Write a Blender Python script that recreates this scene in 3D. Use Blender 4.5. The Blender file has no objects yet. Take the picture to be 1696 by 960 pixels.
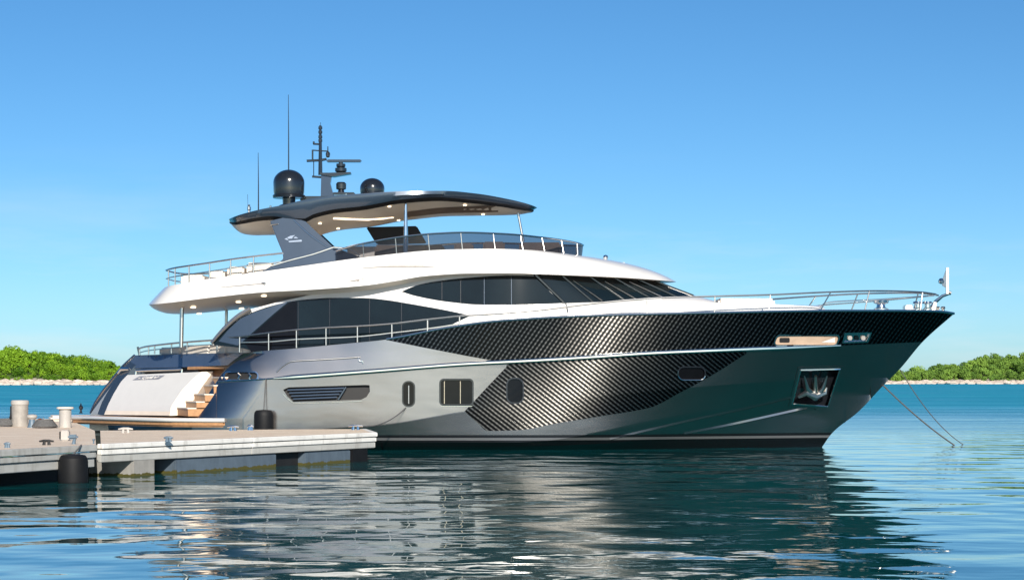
import bpy, math, random
from mathutils import Vector, noise as mnoise

random.seed(7)
R = math.radians
scene = bpy.context.scene
col = scene.collection

# ------------------------------------------------------------------ camera
F = 3240.0          # focal length in photo pixels (photo is 1696 wide)
HC = 2.12           # eye height above the water
HZ = 631.0          # horizon row in the photo
YC = 63.1           # the yacht's centre line
cam_d = bpy.data.cameras.new("camera")
cam = bpy.data.objects.new("camera", cam_d)
col.objects.link(cam)
cam.location = (0, 0, HC)
cam.rotation_euler = (R(90), 0, 0)
cam_d.sensor_width = 36.0
cam_d.lens = F / 1696.0 * 36.0
cam_d.shift_y = (HZ - 480.0) / 1696.0
cam_d.clip_start = 0.1
cam_d.clip_end = 30000
scene.camera = cam

# ------------------------------------------------------------------ sky, sun, exposure
SUN = Vector((0.15, -0.80, 0.40)).normalized()
el = math.asin(SUN.z)
rot = math.atan2(SUN.x, SUN.y)
w = bpy.data.worlds.new("World")
scene.world = w
w.use_nodes = True
nt = w.node_tree
bg = nt.nodes["Background"]
sky = nt.nodes.new("ShaderNodeTexSky")
sky.sky_type = 'NISHITA'
sky.sun_disc = False
sky.sun_elevation = el
sky.sun_rotation = rot
sky.air_density = 0.6
sky.dust_density = 0.5
sky.ozone_density = 5.0
hs = nt.nodes.new("ShaderNodeHueSaturation")
hs.inputs['Saturation'].default_value = 1.13
hs.inputs['Value'].default_value = 1.0
nt.links.new(sky.outputs[0], hs.inputs['Color'])
tint = nt.nodes.new("ShaderNodeMix")
tint.data_type = 'RGBA'
tint.blend_type = 'MULTIPLY'
tint.inputs[0].default_value = 1.0
tint.inputs[7].default_value = (0.98, 1.06, 0.95, 1)
nt.links.new(hs.outputs[0], tint.inputs[6])
# thin low cloud
geo = nt.nodes.new("ShaderNodeTexCoord")
mp = nt.nodes.new("ShaderNodeMapping")
mp.inputs['Scale'].default_value = (2.2, 2.2, 16)
nt.links.new(geo.outputs['Generated'], mp.inputs['Vector'])
cn = nt.nodes.new("ShaderNodeTexNoise")
cn.inputs['Scale'].default_value = 1.6
cn.inputs['Detail'].default_value = 6
cn.inputs['Roughness'].default_value = 0.6
nt.links.new(mp.outputs[0], cn.inputs['Vector'])
cr_ = nt.nodes.new("ShaderNodeMapRange")
cr_.inputs[1].default_value = 0.5
cr_.inputs[2].default_value = 0.8
cr_.inputs[4].default_value = 0.5
nt.links.new(cn.outputs['Fac'], cr_.inputs[0])
sz = nt.nodes.new("ShaderNodeSeparateXYZ")
nt.links.new(geo.outputs['Generated'], sz.inputs[0])
lowm = nt.nodes.new("ShaderNodeMapRange")
lowm.inputs[1].default_value = 0.12
lowm.inputs[2].default_value = 0.03
nt.links.new(sz.outputs['Z'], lowm.inputs[0])
cm = nt.nodes.new("ShaderNodeMath")
cm.operation = 'MULTIPLY'
nt.links.new(cr_.outputs[0], cm.inputs[0])
nt.links.new(lowm.outputs[0], cm.inputs[1])
cmix = nt.nodes.new("ShaderNodeMix")
cmix.data_type = 'RGBA'
cmix.inputs[7].default_value = (7.0, 7.2, 7.4, 1)
nt.links.new(cm.outputs[0], cmix.inputs[0])
nt.links.new(tint.outputs[2], cmix.inputs[6])
nt.links.new(cmix.outputs[2], bg.inputs['Color'])
bg.inputs['Strength'].default_value = 0.099
sd = bpy.data.lights.new("sun", 'SUN')
sd.energy = 5.0
sd.angle = R(0.53)
sd.color = (1.0, 0.92, 0.81)
so = bpy.data.objects.new("sun", sd)
col.objects.link(so)
so.location = (-40, -30, 60)
so.rotation_euler = SUN.to_track_quat('Z', 'Y').to_euler()
vs = scene.view_settings
vs.view_transform = 'Standard'
vs.look = 'None'
vs.exposure = 0.38
vs.gamma = 1.0
vs.use_curve_mapping = False
scene.cycles.max_bounces = 8
scene.cycles.transparent_max_bounces = 12
scene.cycles.caustics_reflective = True

# ------------------------------------------------------------------ node helpers
class NB:
    def __init__(s, name):
        s.m = bpy.data.materials.new(name)
        s.m.use_nodes = True
        s.t = s.m.node_tree
        s.b = s.t.nodes["Principled BSDF"]
    def n(s, kind, **kw):
        nd = s.t.nodes.new(kind)
        for k, v in kw.items():
            setattr(nd, k, v)
        return nd
    def link(s, a, b):
        s.t.links.new(a, b)
    def val(s, sock, v):
        if hasattr(v, 'is_output') or hasattr(v, 'links'):
            s.link(v, sock)
        else:
            sock.default_value = v
    def math(s, op, a, b=0.0, c=None):
        nd = s.n("ShaderNodeMath", operation=op)
        s.val(nd.inputs[0], a)
        s.val(nd.inputs[1], b)
        if c is not None:
            s.val(nd.inputs[2], c)
        return nd.outputs[0]
    def coords(s, scale=(1, 1, 1), rot=(0, 0, 0)):
        tc = s.n("ShaderNodeTexCoord")
        mp = s.n("ShaderNodeMapping")
        mp.inputs['Scale'].default_value = scale
        mp.inputs['Rotation'].default_value = rot
        s.link(tc.outputs['Object'], mp.inputs['Vector'])
        return mp.outputs[0]
    def noise(s, vec, scale, detail=4, rough=0.5):
        nd = s.n("ShaderNodeTexNoise")
        s.link(vec, nd.inputs['Vector'])
        nd.inputs['Scale'].default_value = scale
        nd.inputs['Detail'].default_value = detail
        nd.inputs['Roughness'].default_value = rough
        return nd.outputs['Fac']
    def ramp(s, fac, stops, interp='LINEAR'):
        nd = s.n("ShaderNodeValToRGB")
        nd.color_ramp.interpolation = interp
        e = nd.color_ramp.elements
        while len(e) < len(stops):
            e.new(0.5)
        for i, (p, c) in enumerate(stops):
            e[i].position = p
            e[i].color = (c[0], c[1], c[2], 1)
        s.link(fac, nd.inputs[0])
        return nd.outputs[0]
    def mix(s, fac, a, b):
        nd = s.n("ShaderNodeMix", data_type='RGBA')
        s.val(nd.inputs[0], fac)
        for sk, v in ((nd.inputs[6], a), (nd.inputs[7], b)):
            if isinstance(v, tuple):
                sk.default_value = (v[0], v[1], v[2], 1)
            else:
                s.link(v, sk)
        return nd.outputs[2]
    def bump(s, h, strength, dist, normal=None):
        nd = s.n("ShaderNodeBump")
        nd.inputs['Strength'].default_value = strength
        nd.inputs['Distance'].default_value = dist
        s.link(h, nd.inputs['Height'])
        if normal is not None:
            s.link(normal, nd.inputs['Normal'])
        return nd.outputs[0]

def P(name, c, rough=0.4, metal=0.0, spec=0.5, coat=0.0, var=0.08, vscale=3.0, ior=1.5, bump=0.0, bscale=40):
    k = NB(name)
    v = k.coords()
    f = k.noise(v, vscale, 5, 0.6)
    lo = tuple(x * (1 - var) for x in c)
    hi = tuple(min(1, x * (1 + var)) for x in c)
    k.link(k.ramp(f, [(0.3, lo), (0.7, hi)]), k.b.inputs['Base Color'])
    k.b.inputs['Roughness'].default_value = rough
    k.b.inputs['Metallic'].default_value = metal
    k.b.inputs['Specular IOR Level'].default_value = spec
    k.b.inputs['IOR'].default_value = ior
    k.b.inputs['Coat Weight'].default_value = coat
    k.b.inputs['Coat Roughness'].default_value = 0.04
    if bump:
        k.link(k.bump(k.noise(v, bscale, 4), 0.5, bump), k.b.inputs['Normal'])
    return k.m

M = {}
M['white'] = P("white_gelcoat", (0.66, 0.65, 0.63), 0.22, coat=0.4, var=0.02)
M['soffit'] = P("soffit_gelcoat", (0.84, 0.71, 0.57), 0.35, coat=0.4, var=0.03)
M['hard_under'] = P("hardtop_lining", (0.72, 0.66, 0.58), 0.4, coat=0.1, var=0.06, vscale=0.8)
M['slate'] = P("slate_paint", (0.035, 0.055, 0.085), 0.2, metal=0.3, coat=0.8, var=0.05)
M['slate_mid'] = P("slate_blue_paint", (0.09, 0.13, 0.2), 0.25, metal=0.5, coat=0.8, var=0.05)
M['black'] = P("black_gloss", (0.012, 0.014, 0.018), 0.18, coat=0.7, var=0.1)
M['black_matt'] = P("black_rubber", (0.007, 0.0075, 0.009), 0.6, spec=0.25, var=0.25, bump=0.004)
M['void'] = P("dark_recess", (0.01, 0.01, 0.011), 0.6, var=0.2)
M['port_glass'] = P("porthole_glass", (0.004, 0.004, 0.005), 0.05, ior=1.35, var=0.2)
M['glass'] = P("tinted_glass", (0.005, 0.010, 0.013), 0.03, ior=1.42, var=0.25, vscale=0.7)
M['chrome'] = P("polished_steel", (0.78, 0.77, 0.75), 0.14, metal=1.0, var=0.04)
M['liner'] = P("tan_recess_liner", (0.46, 0.34, 0.25), 0.3, coat=0.4, var=0.1)
M['slot'] = P("painted_groove_shade", (0.22, 0.2, 0.18), 0.5, var=0.1)
M['steel'] = P("brushed_steel", (0.6, 0.58, 0.55), 0.28, metal=1.0, var=0.06)
M['teak'] = P("teak", (0.42, 0.22, 0.10), 0.5, var=0.2, vscale=9)
M['cushion'] = P("cream_upholstery", (0.66, 0.60, 0.53), 0.8, var=0.06, bump=0.004, bscale=12)
M['cushion_dark'] = P("brown_upholstery", (0.11, 0.075, 0.055), 0.6, var=0.2)
M['rope'] = P("grey_rope", (0.10, 0.10, 0.10), 0.9, var=0.4, vscale=30, bump=0.01, bscale=60)
M['rope_pale'] = P("pale_rope", (0.34, 0.34, 0.32), 0.9, var=0.3, vscale=30, bump=0.01, bscale=60)
M['plastic'] = P("pale_grey_plastic", (0.42, 0.395, 0.365), 0.45, var=0.1)
M['bollard'] = P("weathered_grey_paint", (0.31, 0.285, 0.255), 0.5, var=0.18, vscale=6, bump=0.004)
M['bluegrey'] = P("blue_grey_paint", (0.10, 0.15, 0.2), 0.45, var=0.2)
M['rust'] = P("rust", (0.22, 0.07, 0.03), 0.8, var=0.4, vscale=12)
def mk_weedy(name, c):
    k = NB(name)
    tc = k.n("ShaderNodeTexCoord")
    sx = k.n("ShaderNodeSeparateXYZ")
    k.link(tc.outputs['Object'], sx.inputs[0])
    f = k.noise(k.coords((1, 1, 0.5)), 4, 5, 0.7)
    base = k.ramp(f, [(0.3, tuple(x * 0.7 for x in c)), (0.7, c)])
    zz = k.math('ADD', sx.outputs['Z'], k.math('MULTIPLY', f, 0.22))
    k.link(k.mix(k.math('LESS_THAN', zz, 0.165), base, (0.07, 0.062, 0.012)), k.b.inputs['Base Color'])
    k.b.inputs['Roughness'].default_value = 0.6
    return k.m
M['float'] = mk_weedy("weedy_blue_grey_float", (0.095, 0.13, 0.17))
M['post'] = mk_weedy("weedy_grey_post", (0.32, 0.31, 0.29))
M['float_old'] = P("blue_grey_float", (0.085, 0.12, 0.16), 0.5, var=0.3, vscale=2)
M['amber'] = P("polished_brass", (0.75, 0.6, 0.47), 0.2, metal=1.0, var=0.1)
M['plate'] = P("grey_nameplate", (0.22, 0.23, 0.27), 0.4, var=0.1)

def mk_lamp():
    k = NB("warm_lamp")
    k.b.inputs['Base Color'].default_value = (0.9, 0.85, 0.75, 1)
    k.b.inputs['Emission Color'].default_value = (1.0, 0.82, 0.6, 1)
    k.b.inputs['Emission Strength'].default_value = 1.6
    return k.m
M['lamp'] = mk_lamp()

def mk_hull():
    k = NB("silver_metallic_paint")
    tc = k.n("ShaderNodeTexCoord")
    sx = k.n("ShaderNodeSeparateXYZ")
    k.link(tc.outputs['Object'], sx.inputs[0])
    z = k.math('MULTIPLY', sx.outputs['Z'], 0.5)
    f = k.noise(k.coords(), 0.5, 3)
    base = k.ramp(f, [(0.3, (0.31, 0.285, 0.272)), (0.7, (0.35, 0.322, 0.308))])
    band = k.ramp(z, [(0.0, (0.006, 0.006, 0.007)), (0.15, (0.16, 0.16, 0.165)), (0.19, (0.01, 0.011, 0.013)), (0.235, (1, 1, 1))], 'CONSTANT')
    msk = k.math('LESS_THAN', z, 0.235)
    k.link(k.mix(msk, base, band), k.b.inputs['Base Color'])
    dark = k.math('MULTIPLY', msk, -0.5)
    k.link(k.math('ADD', dark, 1.0), k.b.inputs['Metallic'])
    k.b.inputs['Roughness'].default_value = 0.24
    k.b.inputs['Coat Weight'].default_value = 0.6
    k.b.inputs['Coat Roughness'].default_value = 0.05
    fl = k.noise(k.coords((0.5, 1, 1.4)), 0.9, 2)
    k.link(k.bump(fl, 0.4, 0.04), k.b.inputs['Normal'])
    return k.m
M['hull'] = mk_hull()

def mk_carbon(name, ang, flip, per):
    """Twill weave: slanted bands of tow, each band broken into short lit dashes by the crossing tows."""
    k = NB(name)
    tc = k.n("ShaderNodeTexCoord")
    sx = k.n("ShaderNodeSeparateXYZ")
    k.link(tc.outputs['Object'], sx.inputs[0])
    x, z = sx.outputs['X'], sx.outputs['Z']
    ca, sa = math.cos(R(ang)), math.sin(R(ang))
    a = k.math('ADD', k.math('MULTIPLY', x, ca), k.math('MULTIPLY', z, sa))       # along the band
    c = k.math('SUBTRACT', k.math('MULTIPLY', z, ca), k.math('MULTIPLY', x, sa))  # across the bands
    nz = k.noise(k.coords(), 5, 2)
    c2 = k.math('ADD', k.math('MULTIPLY', c, 2 * math.pi / per), k.math('MULTIPLY', nz, 0.8))
    s1 = k.math('SINE', c2)
    row = k.math('FLOOR', k.math('DIVIDE', c2, 2 * math.pi))
    s2 = k.math('SINE', k.math('ADD', k.math('MULTIPLY', a, 2 * math.pi / 0.13), k.math('MULTIPLY', row, 2.1)))
    band = k.math('MULTIPLY_ADD', s1, 0.5, 0.5)
    dash = k.math('MULTIPLY_ADD', s2, 0.5 * flip, 1 - 0.5 * flip)
    fac = k.math('MULTIPLY', k.math('POWER', band, 2.2), dash)
    k.link(k.ramp(fac, [(0.15, (0.005, 0.0055, 0.006)), (0.95, (0.15, 0.146, 0.139))]), k.b.inputs['Base Color'])
    k.b.inputs['Metallic'].default_value = 1.0
    k.b.inputs['Roughness'].default_value = 0.255
    k.b.inputs['Anisotropic'].default_value = 1.0
    tg = k.n("ShaderNodeCombineXYZ")
    tg.inputs[2].default_value = 1.0
    k.link(tg.outputs[0], k.b.inputs['Tangent'])
    k.b.inputs['Coat Weight'].default_value = 0.12
    k.b.inputs['Coat Roughness'].default_value = 0.08
    return k.m
M['carbon_up'] = mk_carbon("carbon_fibre_upper", 54, 0.55, 0.12)
M['carbon_lo'] = mk_carbon("carbon_fibre_lower", -38, 0.3, 0.115)

def mk_tint():
    k = NB("smoked_acrylic")
    out = k.t.nodes["Material Output"]
    tr = k.n("ShaderNodeBsdfTransparent")
    tr.inputs[0].default_value = (0.42, 0.44, 0.50, 1)
    k.b.inputs['Base Color'].default_value = (0.03, 0.035, 0.045, 1)
    k.b.inputs['Roughness'].default_value = 0.05
    mx = k.n("ShaderNodeMixShader")
    mx.inputs[0].default_value = 0.35
    k.link(tr.outputs[0], mx.inputs[1])
    k.link(k.b.outputs[0], mx.inputs[2])
    k.link(mx.outputs[0], out.inputs[0])
    return k.m
M['tint'] = mk_tint()

def mk_water():
    k = NB("sea_water")
    v0 = k.coords()
    sx = k.n("ShaderNodeSeparateXYZ")
    k.link(v0, sx.inputs[0])
    # bottom falls away under the berth: pale sand shoals further out
    t = k.n("ShaderNodeMapRange")
    k.link(sx.outputs['Y'], t.inputs[0])
    t.inputs[1].default_value = 58
    t.inputs[2].default_value = 170
    pat = k.noise(k.coords((0.012, 0.05, 1)), 1.0, 6, 0.65)
    deep = (0.002, 0.066, 0.072)
    shoal = k.ramp(pat, [(0.35, (0.003, 0.22, 0.34)), (0.65, (0.010, 0.32, 0.42))])
    k.link(k.mix(t.outputs[0], deep, shoal), k.b.inputs['Base Color'])
    rg = k.n("ShaderNodeMapRange")
    k.link(sx.outputs['Y'], rg.inputs[0])
    rg.inputs[1].default_value = 58
    rg.inputs[2].default_value = 190
    rg.inputs[3].default_value = 0.02
    rg.inputs[4].default_value = 0.42
    puff = k.noise(k.coords((0.035, 0.16, 1)), 1.0, 5, 0.65)
    k.link(k.math('MULTIPLY', rg.outputs[0], k.math('MULTIPLY_ADD', puff, 2.4, -0.2)), k.b.inputs['Roughness'])
    k.b.inputs['IOR'].default_value = 1.33
    n1 = k.noise(k.coords((0.95, 1, 1), (0, 0, R(8))), 0.50, 1, 0.4)
    n2 = k.noise(k.coords((0.95, 1, 1), (0, 0, R(-12))), 1.6, 1, 0.4)
    n3 = k.noise(k.coords((0.6, 1, 1), (0, 0, R(5))), 5.0, 3, 0.55)
    calm = k.noise(k.coords((0.05, 0.12, 1)), 1.0, 2)
    cl = k.math('MULTIPLY_ADD', k.math('SMOOTH_MIN', calm, 0.7, 0.1), 2.4, -0.7)
    # sheltered beside the berth, choppier further out
    ch = k.n("ShaderNodeMapRange")
    k.link(sx.outputs['Y'], ch.inputs[0])
    ch.inputs[1].default_value = 62
    ch.inputs[2].default_value = 130
    ch.inputs[3].default_value = 1.0
    ch.inputs[4].default_value = 9.0
    hs_ = k.math('ADD', k.math('MULTIPLY', n2, 0.009), k.math('MULTIPLY', k.math('MULTIPLY', n3, cl), 0.0016))
    h = k.math('ADD', k.math('MULTIPLY', n1, 0.075), k.math('MULTIPLY', hs_, ch.outputs[0]))
    k.link(k.bump(h, 1.0, 1.0), k.b.inputs['Normal'])
    return k.m
M['water'] = mk_water()

def mk_deck():
    k = NB("weathered_dock_planks")
    v = k.coords((1, 1, 1), (0, 0, R(-62)))
    sx = k.n("ShaderNodeSeparateXYZ")
    k.link(v, sx.inputs[0])
    y = k.math('MULTIPLY', sx.outputs['X'], 1 / 0.22)
    fr = k.math('FRACT', y)
    idn = k.n("ShaderNodeTexWhiteNoise", noise_dimensions='1D')
    k.link(k.math('FLOOR', y), idn.inputs['W'])
    gap = k.math('LESS_THAN', fr, 0.06)
    f = k.noise(k.coords((1, 1, 1)), 1.3, 6, 0.65)
    base = k.ramp(f, [(0.3, (0.68, 0.53, 0.39)), (0.7, (0.82, 0.70, 0.56))])
    tone = k.mix(k.math('MULTIPLY', idn.outputs[0], 0.22), base, (0.50, 0.36, 0.24))
    k.link(k.mix(gap, tone, (0.16, 0.13, 0.10)), k.b.inputs['Base Color'])
    k.b.inputs['Roughness'].default_value = 0.75
    k.link(k.bump(f, 0.3, 0.02), k.b.inputs['Normal'])
    return k.m
M['dockdeck'] = mk_deck()

def mk_board(name, c):
    k = NB(name)
    v = k.coords((0.6, 0.6, 3))
    f = k.noise(v, 2.2, 6, 0.7)
    st = k.noise(k.coords((2.2, 2.2, 0.35)), 1.5, 5, 0.7)
    b = k.ramp(f, [(0.3, tuple(x * 0.8 for x in c)), (0.7, c)])
    g = k.ramp(st, [(0.52, (0, 0, 0)), (0.75, (1, 1, 1))])
    k.link(k.mix(k.math('MULTIPLY', g, 0.55), b, (0.17, 0.15, 0.12)), k.b.inputs['Base Color'])
    k.b.inputs['Roughness'].default_value = 0.6
    k.link(k.bump(f, 0.3, 0.01), k.b.inputs['Normal'])
    return k.m
M['board'] = mk_board("weathered_white_board", (0.78, 0.77, 0.74))
M['board_grey'] = mk_board("weathered_grey_board", (0.45, 0.45, 0.43))

def mk_leaf(name, lo, hi):
    k = NB(name)
    oi = k.n("ShaderNodeObjectInfo")
    f = k.noise(k.coords(), 0.45, 3)
    mixf = k.math('ADD', k.math('MULTIPLY', oi.outputs['Random'], 0.6), k.math('MULTIPLY', f, 0.5))
    k.link(k.ramp(mixf, [(0.15, lo), (0.9, hi)]), k.b.inputs['Base Color'])
    k.b.inputs['Roughness'].default_value = 0.6
    k.b.inputs['Specular IOR Level'].default_value = 0.2
    return k.m
M['leaf'] = mk_leaf("broadleaf_foliage", (0.03, 0.095, 0.005), (0.21, 0.37, 0.02))
M['leaf_far'] = mk_leaf("hazed_far_foliage", (0.06, 0.135, 0.022), (0.20, 0.33, 0.05))  # paler, greyer leaves: distance haze put into the colour
M['bark'] = P("bark", (0.12, 0.09, 0.06), 0.9, var=0.3)
M['rock'] = P("pale_limestone", (0.52, 0.44, 0.37), 0.85, var=0.3, vscale=0.15, bump=0.3, bscale=0.6)
def mk_land():
    k = NB("scrub_covered_slope")
    tc = k.n("ShaderNodeTexCoord")
    sx = k.n("ShaderNodeSeparateXYZ")
    k.link(tc.outputs['Object'], sx.inputs[0])
    f = k.noise(k.coords(), 0.12, 5, 0.6)
    g = k.ramp(f, [(0.3, (0.035, 0.075, 0.01)), (0.7, (0.10, 0.17, 0.02))])
    r = k.ramp(k.noise(k.coords(), 0.3, 5, 0.7), [(0.3, (0.36, 0.29, 0.24)), (0.7, (0.58, 0.50, 0.43))])
    zz = k.math('ADD', sx.outputs['Z'], k.math('MULTIPLY', f, 5.0))
    k.link(k.mix(k.math('GREATER_THAN', zz, 6.0), r, g), k.b.inputs['Base Color'])
    k.b.inputs['Roughness'].default_value = 0.9
    return k.m
M['land'] = mk_land()

# ------------------------------------------------------------------ geometry helpers
def W(px, py, b=0.0):
    """A point of the yacht: b is the distance of the point from the centre line, starboard positive."""
    y = YC - b
    return Vector(((px - 848.0) * y / F, y, HC + (HZ - py) * y / F))

def at_y(px, py, y):
    return Vector(((px - 848.0) * y / F, y, HC + (HZ - py) * y / F))

def G(px, py, z=0.0):
    y = (HC - z) * F / (py - HZ)
    return Vector(((px - 848.0) * y / F, y, z))

def skew(x):
    t = max(0.0, min(1.0, (-2.5 - x) / 7.2))
    return 4.2 * t * t * (3 - 2 * t)

def port(v, sk=False):
    return Vector((v.x - (skew(v.x) if sk else 0), 2 * YC - v.y, v.z))

def pchip(xs, ys):
    n = len(xs)
    h = [xs[i + 1] - xs[i] for i in range(n - 1)]
    d = [(ys[i + 1] - ys[i]) / h[i] for i in range(n - 1)]
    m = [0.0] * n
    m[0], m[-1] = d[0], d[-1]
    for i in range(1, n - 1):
        if d[i - 1] * d[i] > 0:
            w1, w2 = 2 * h[i] + h[i - 1], h[i] + 2 * h[i - 1]
            m[i] = (w1 + w2) / (w1 / d[i - 1] + w2 / d[i])
    def f(x):
        if x <= xs[0]:
            return ys[0]
        if x >= xs[-1]:
            return ys[-1]
        i = 0
        while x > xs[i + 1]:
            i += 1
        t = (x - xs[i]) / h[i]
        return ((1 + 2 * t) * (1 - t) ** 2 * ys[i] + t * (1 - t) ** 2 * h[i] * m[i]
                + t * t * (3 - 2 * t) * ys[i + 1] + t * t * (t - 1) * h[i] * m[i + 1])
    return f

def fx(pts, j=1):
    return pchip([p[0] for p in pts], [p[j] for p in pts])

def curve(knots, n):
    """Resample (px,py,b) knots smoothly into n points, parameter = chord length."""
    s = [0.0]
    for a, b in zip(knots, knots[1:]):
        s.append(s[-1] + math.sqrt((a[0] - b[0]) ** 2 + (a[1] - b[1]) ** 2 + (50 * (a[2] - b[2])) ** 2) + 1e-6)
    fs = [pchip(s, [k[j] for k in knots]) for j in range(3)]
    return [tuple(f(s[-1] * i / (n - 1)) for f in fs) for i in range(n)]

class MB:
    def __init__(s):
        s.v, s.f = [], []
    def grid(s, rows, closed=False):
        b = len(s.v)
        n = len(rows[0])
        for r in rows:
            s.v += [Vector(p) for p in r]
        for i in range(len(rows) - 1):
            for j in range(n if closed else n - 1):
                k = (j + 1) % n
                s.f.append((b + i * n + j, b + i * n + k, b + (i + 1) * n + k, b + (i + 1) * n + j))
        return s
    def ngon(s, pts):
        b = len(s.v)
        s.v += [Vector(p) for p in pts]
        s.f.append(tuple(range(b, b + len(pts))))
        return s
    def tube(s, pts, r, seg=8, cap=True):
        pts = [Vector(p) for p in pts]
        rows = []
        ref = None
        for i, p in enumerate(pts):
            d = (pts[min(i + 1, len(pts) - 1)] - pts[max(i - 1, 0)])
            if d.length < 1e-9:
                d = Vector((0, 0, 1))
            d.normalize()
            if ref is None:
                ref = Vector((0, 0, 1)) if abs(d.z) < 0.9 else Vector((1, 0, 0))
            u = (ref - d * ref.dot(d))
            if u.length < 1e-6:
                u = d.orthogonal()
            u.normalize()
            ref = u
            q = d.cross(u)
            rr = r[i] if isinstance(r, (list, tuple)) else r
            rows.append([p + (u * math.cos(2 * math.pi * k / seg) + q * math.sin(2 * math.pi * k / seg)) * rr for k in range(seg)])
        s.grid(rows, True)
        if cap:
            s.ngon(rows[0][::-1])
            s.ngon(rows[-1])
        return s
    def lathe(s, c, prof, seg=24):
        c = Vector(c)
        rows = [[c + Vector((r * math.cos(2 * math.pi * k / seg), r * math.sin(2 * math.pi * k / seg), z)) for k in range(seg)] for r, z in prof]
        s.grid(rows, True)
        if prof[0][0] > 1e-4:
            s.ngon(rows[0][::-1])
        if prof[-1][0] > 1e-4:
            s.ngon(rows[-1])
        return s
    def prism(s, pts, off):
        """Close a polygon with its copy moved by off."""
        off = Vector(off)
        a = [Vector(p) for p in pts]
        b = [p + off for p in a]
        s.ngon(a)
        s.ngon(b[::-1])
        n = len(a)
        for i in range(n):
            k = (i + 1) % n
            s.ngon([a[i], b[i], b[k], a[k]])
        return s
    def box(s, x0, x1, y0, y1, z0, z1):
        return s.prism([(x0, y0, z0), (x1, y0, z0), (x1, y1, z0), (x0, y1, z0)], (0, 0, z1 - z0))
    def build(s, name, mat, parent=None, smooth=True, bevel=0.0, sharp=30, merge=True):
        import bmesh
        me = bpy.data.meshes.new(name)
        o = bpy.data.objects.new(name, me)
        base = Vector((0, 0, 0))
        if parent is not None:
            p = parent
            while p is not None:
                base += p.location
                p = p.parent
        me.from_pydata([tuple(v - base) for v in s.v], [], s.f)
        bm = bmesh.new()
        bm.from_mesh(me)
        if merge:
            bmesh.ops.remove_doubles(bm, verts=bm.verts, dist=0.0004)
        bmesh.ops.recalc_face_normals(bm, faces=bm.faces)
        if bevel:
            es = [e for e in bm.edges if len(e.link_faces) == 2 and e.calc_face_angle(0) > R(30)]
            bmesh.ops.bevel(bm, geom=es, offset=bevel, segments=2, affect='EDGES', clamp_overlap=True)
        bm.to_mesh(me)
        bm.free()
        if smooth:
            for p in me.polygons:
                p.use_smooth = True
            me.set_sharp_from_angle(angle=R(sharp))
        me.materials.append(M[mat])
        col.objects.link(o)
        if parent is not None:
            o.parent = parent
        return o

def empty(name, loc, parent=None):
    o = bpy.data.objects.new(name, None)
    col.objects.link(o)
    o.location = loc
    o.empty_display_size = 0.3
    if parent is not None:
        o.parent = parent
    return o

def tag(o, label=None, cat=None, group=None, kind=None):
    if label: o['label'] = label
    if cat: o['category'] = cat
    if group: o['group'] = group
    if kind: o['kind'] = kind
    return o

def inside(poly, x, y):
    c = False
    n = len(poly)
    for i in range(n):
        x1, y1 = poly[i]
        x2, y2 = poly[(i + 1) % n]
        if (y1 > y) != (y2 > y) and x < (x2 - x1) * (y - y1) / (y2 - y1) + x1:
            c = not c
    return c

def span(poly, x):
    ys = []
    n = len(poly)
    for i in range(n):
        x1, y1 = poly[i]
        x2, y2 = poly[(i + 1) % n]
        if x1 != x2 and min(x1, x2) - 1e-9 <= x <= max(x1, x2) + 1e-9:
            ys.append(y1 + (y2 - y1) * (x - x1) / (x2 - x1))
    return (min(ys), max(ys)) if ys else None

def rrect(x0, y0, x1, y1, r, n=5, sl=0.0):
    """Rounded rectangle in photo pixels; sl leans it."""
    pts = []
    for cx, cy, a0 in ((x1 - r, y0 + r, -90), (x1 - r, y1 - r, 0), (x0 + r, y1 - r, 90), (x0 + r, y0 + r, 180)):
        for i in range(n + 1):
            a = R(a0 + 90 * i / n)
            x, y = cx + r * math.cos(a), cy + r * math.sin(a)
            pts.append((x + sl * (y1 - y), y))
    return pts

def dense(poly, step=4):
    out = []
    n = len(poly)
    for i in range(n):
        a, b = poly[i], poly[(i + 1) % n]
        k = max(1, int(math.hypot(b[0] - a[0], b[1] - a[1]) / step))
        for j in range(k):
            out.append((a[0] + (b[0] - a[0]) * j / k, a[1] + (b[1] - a[1]) * j / k))
    return out

def grow(poly, d):
    """Offset a polygon outward (screen pixels)."""
    n = len(poly)
    area = sum(poly[i][0] * poly[(i + 1) % n][1] - poly[(i + 1) % n][0] * poly[i][1] for i in range(n))
    sg = 1 if area > 0 else -1
    out = []
    for i in range(n):
        a, p, b = poly[i - 1], poly[i], poly[(i + 1) % n]
        nx = ny = 0
        for q0, q1 in ((a, p), (p, b)):
            dx, dy = q1[0] - q0[0], q1[1] - q0[1]
            l = math.hypot(dx, dy) or 1
            nx += dy / l * sg
            ny -= dx / l * sg
        l = math.hypot(nx, ny) or 1
        k = min(1.6, 2.0 / max(l, 0.4))
        out.append((p[0] + nx / l * d * k, p[1] + ny / l * d * k))
    return out

# ------------------------------------------------------------------ water and the far shores
wm = MB()
wm.grid([[(x, y, 0) for x in (-12000, -400, -60, 60, 400, 12000)] for y in (-3000, -50, 20, 120, 600, 15000)])
sea = wm.build("sea_water", 'water')
tag(sea, kind='structure')

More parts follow.
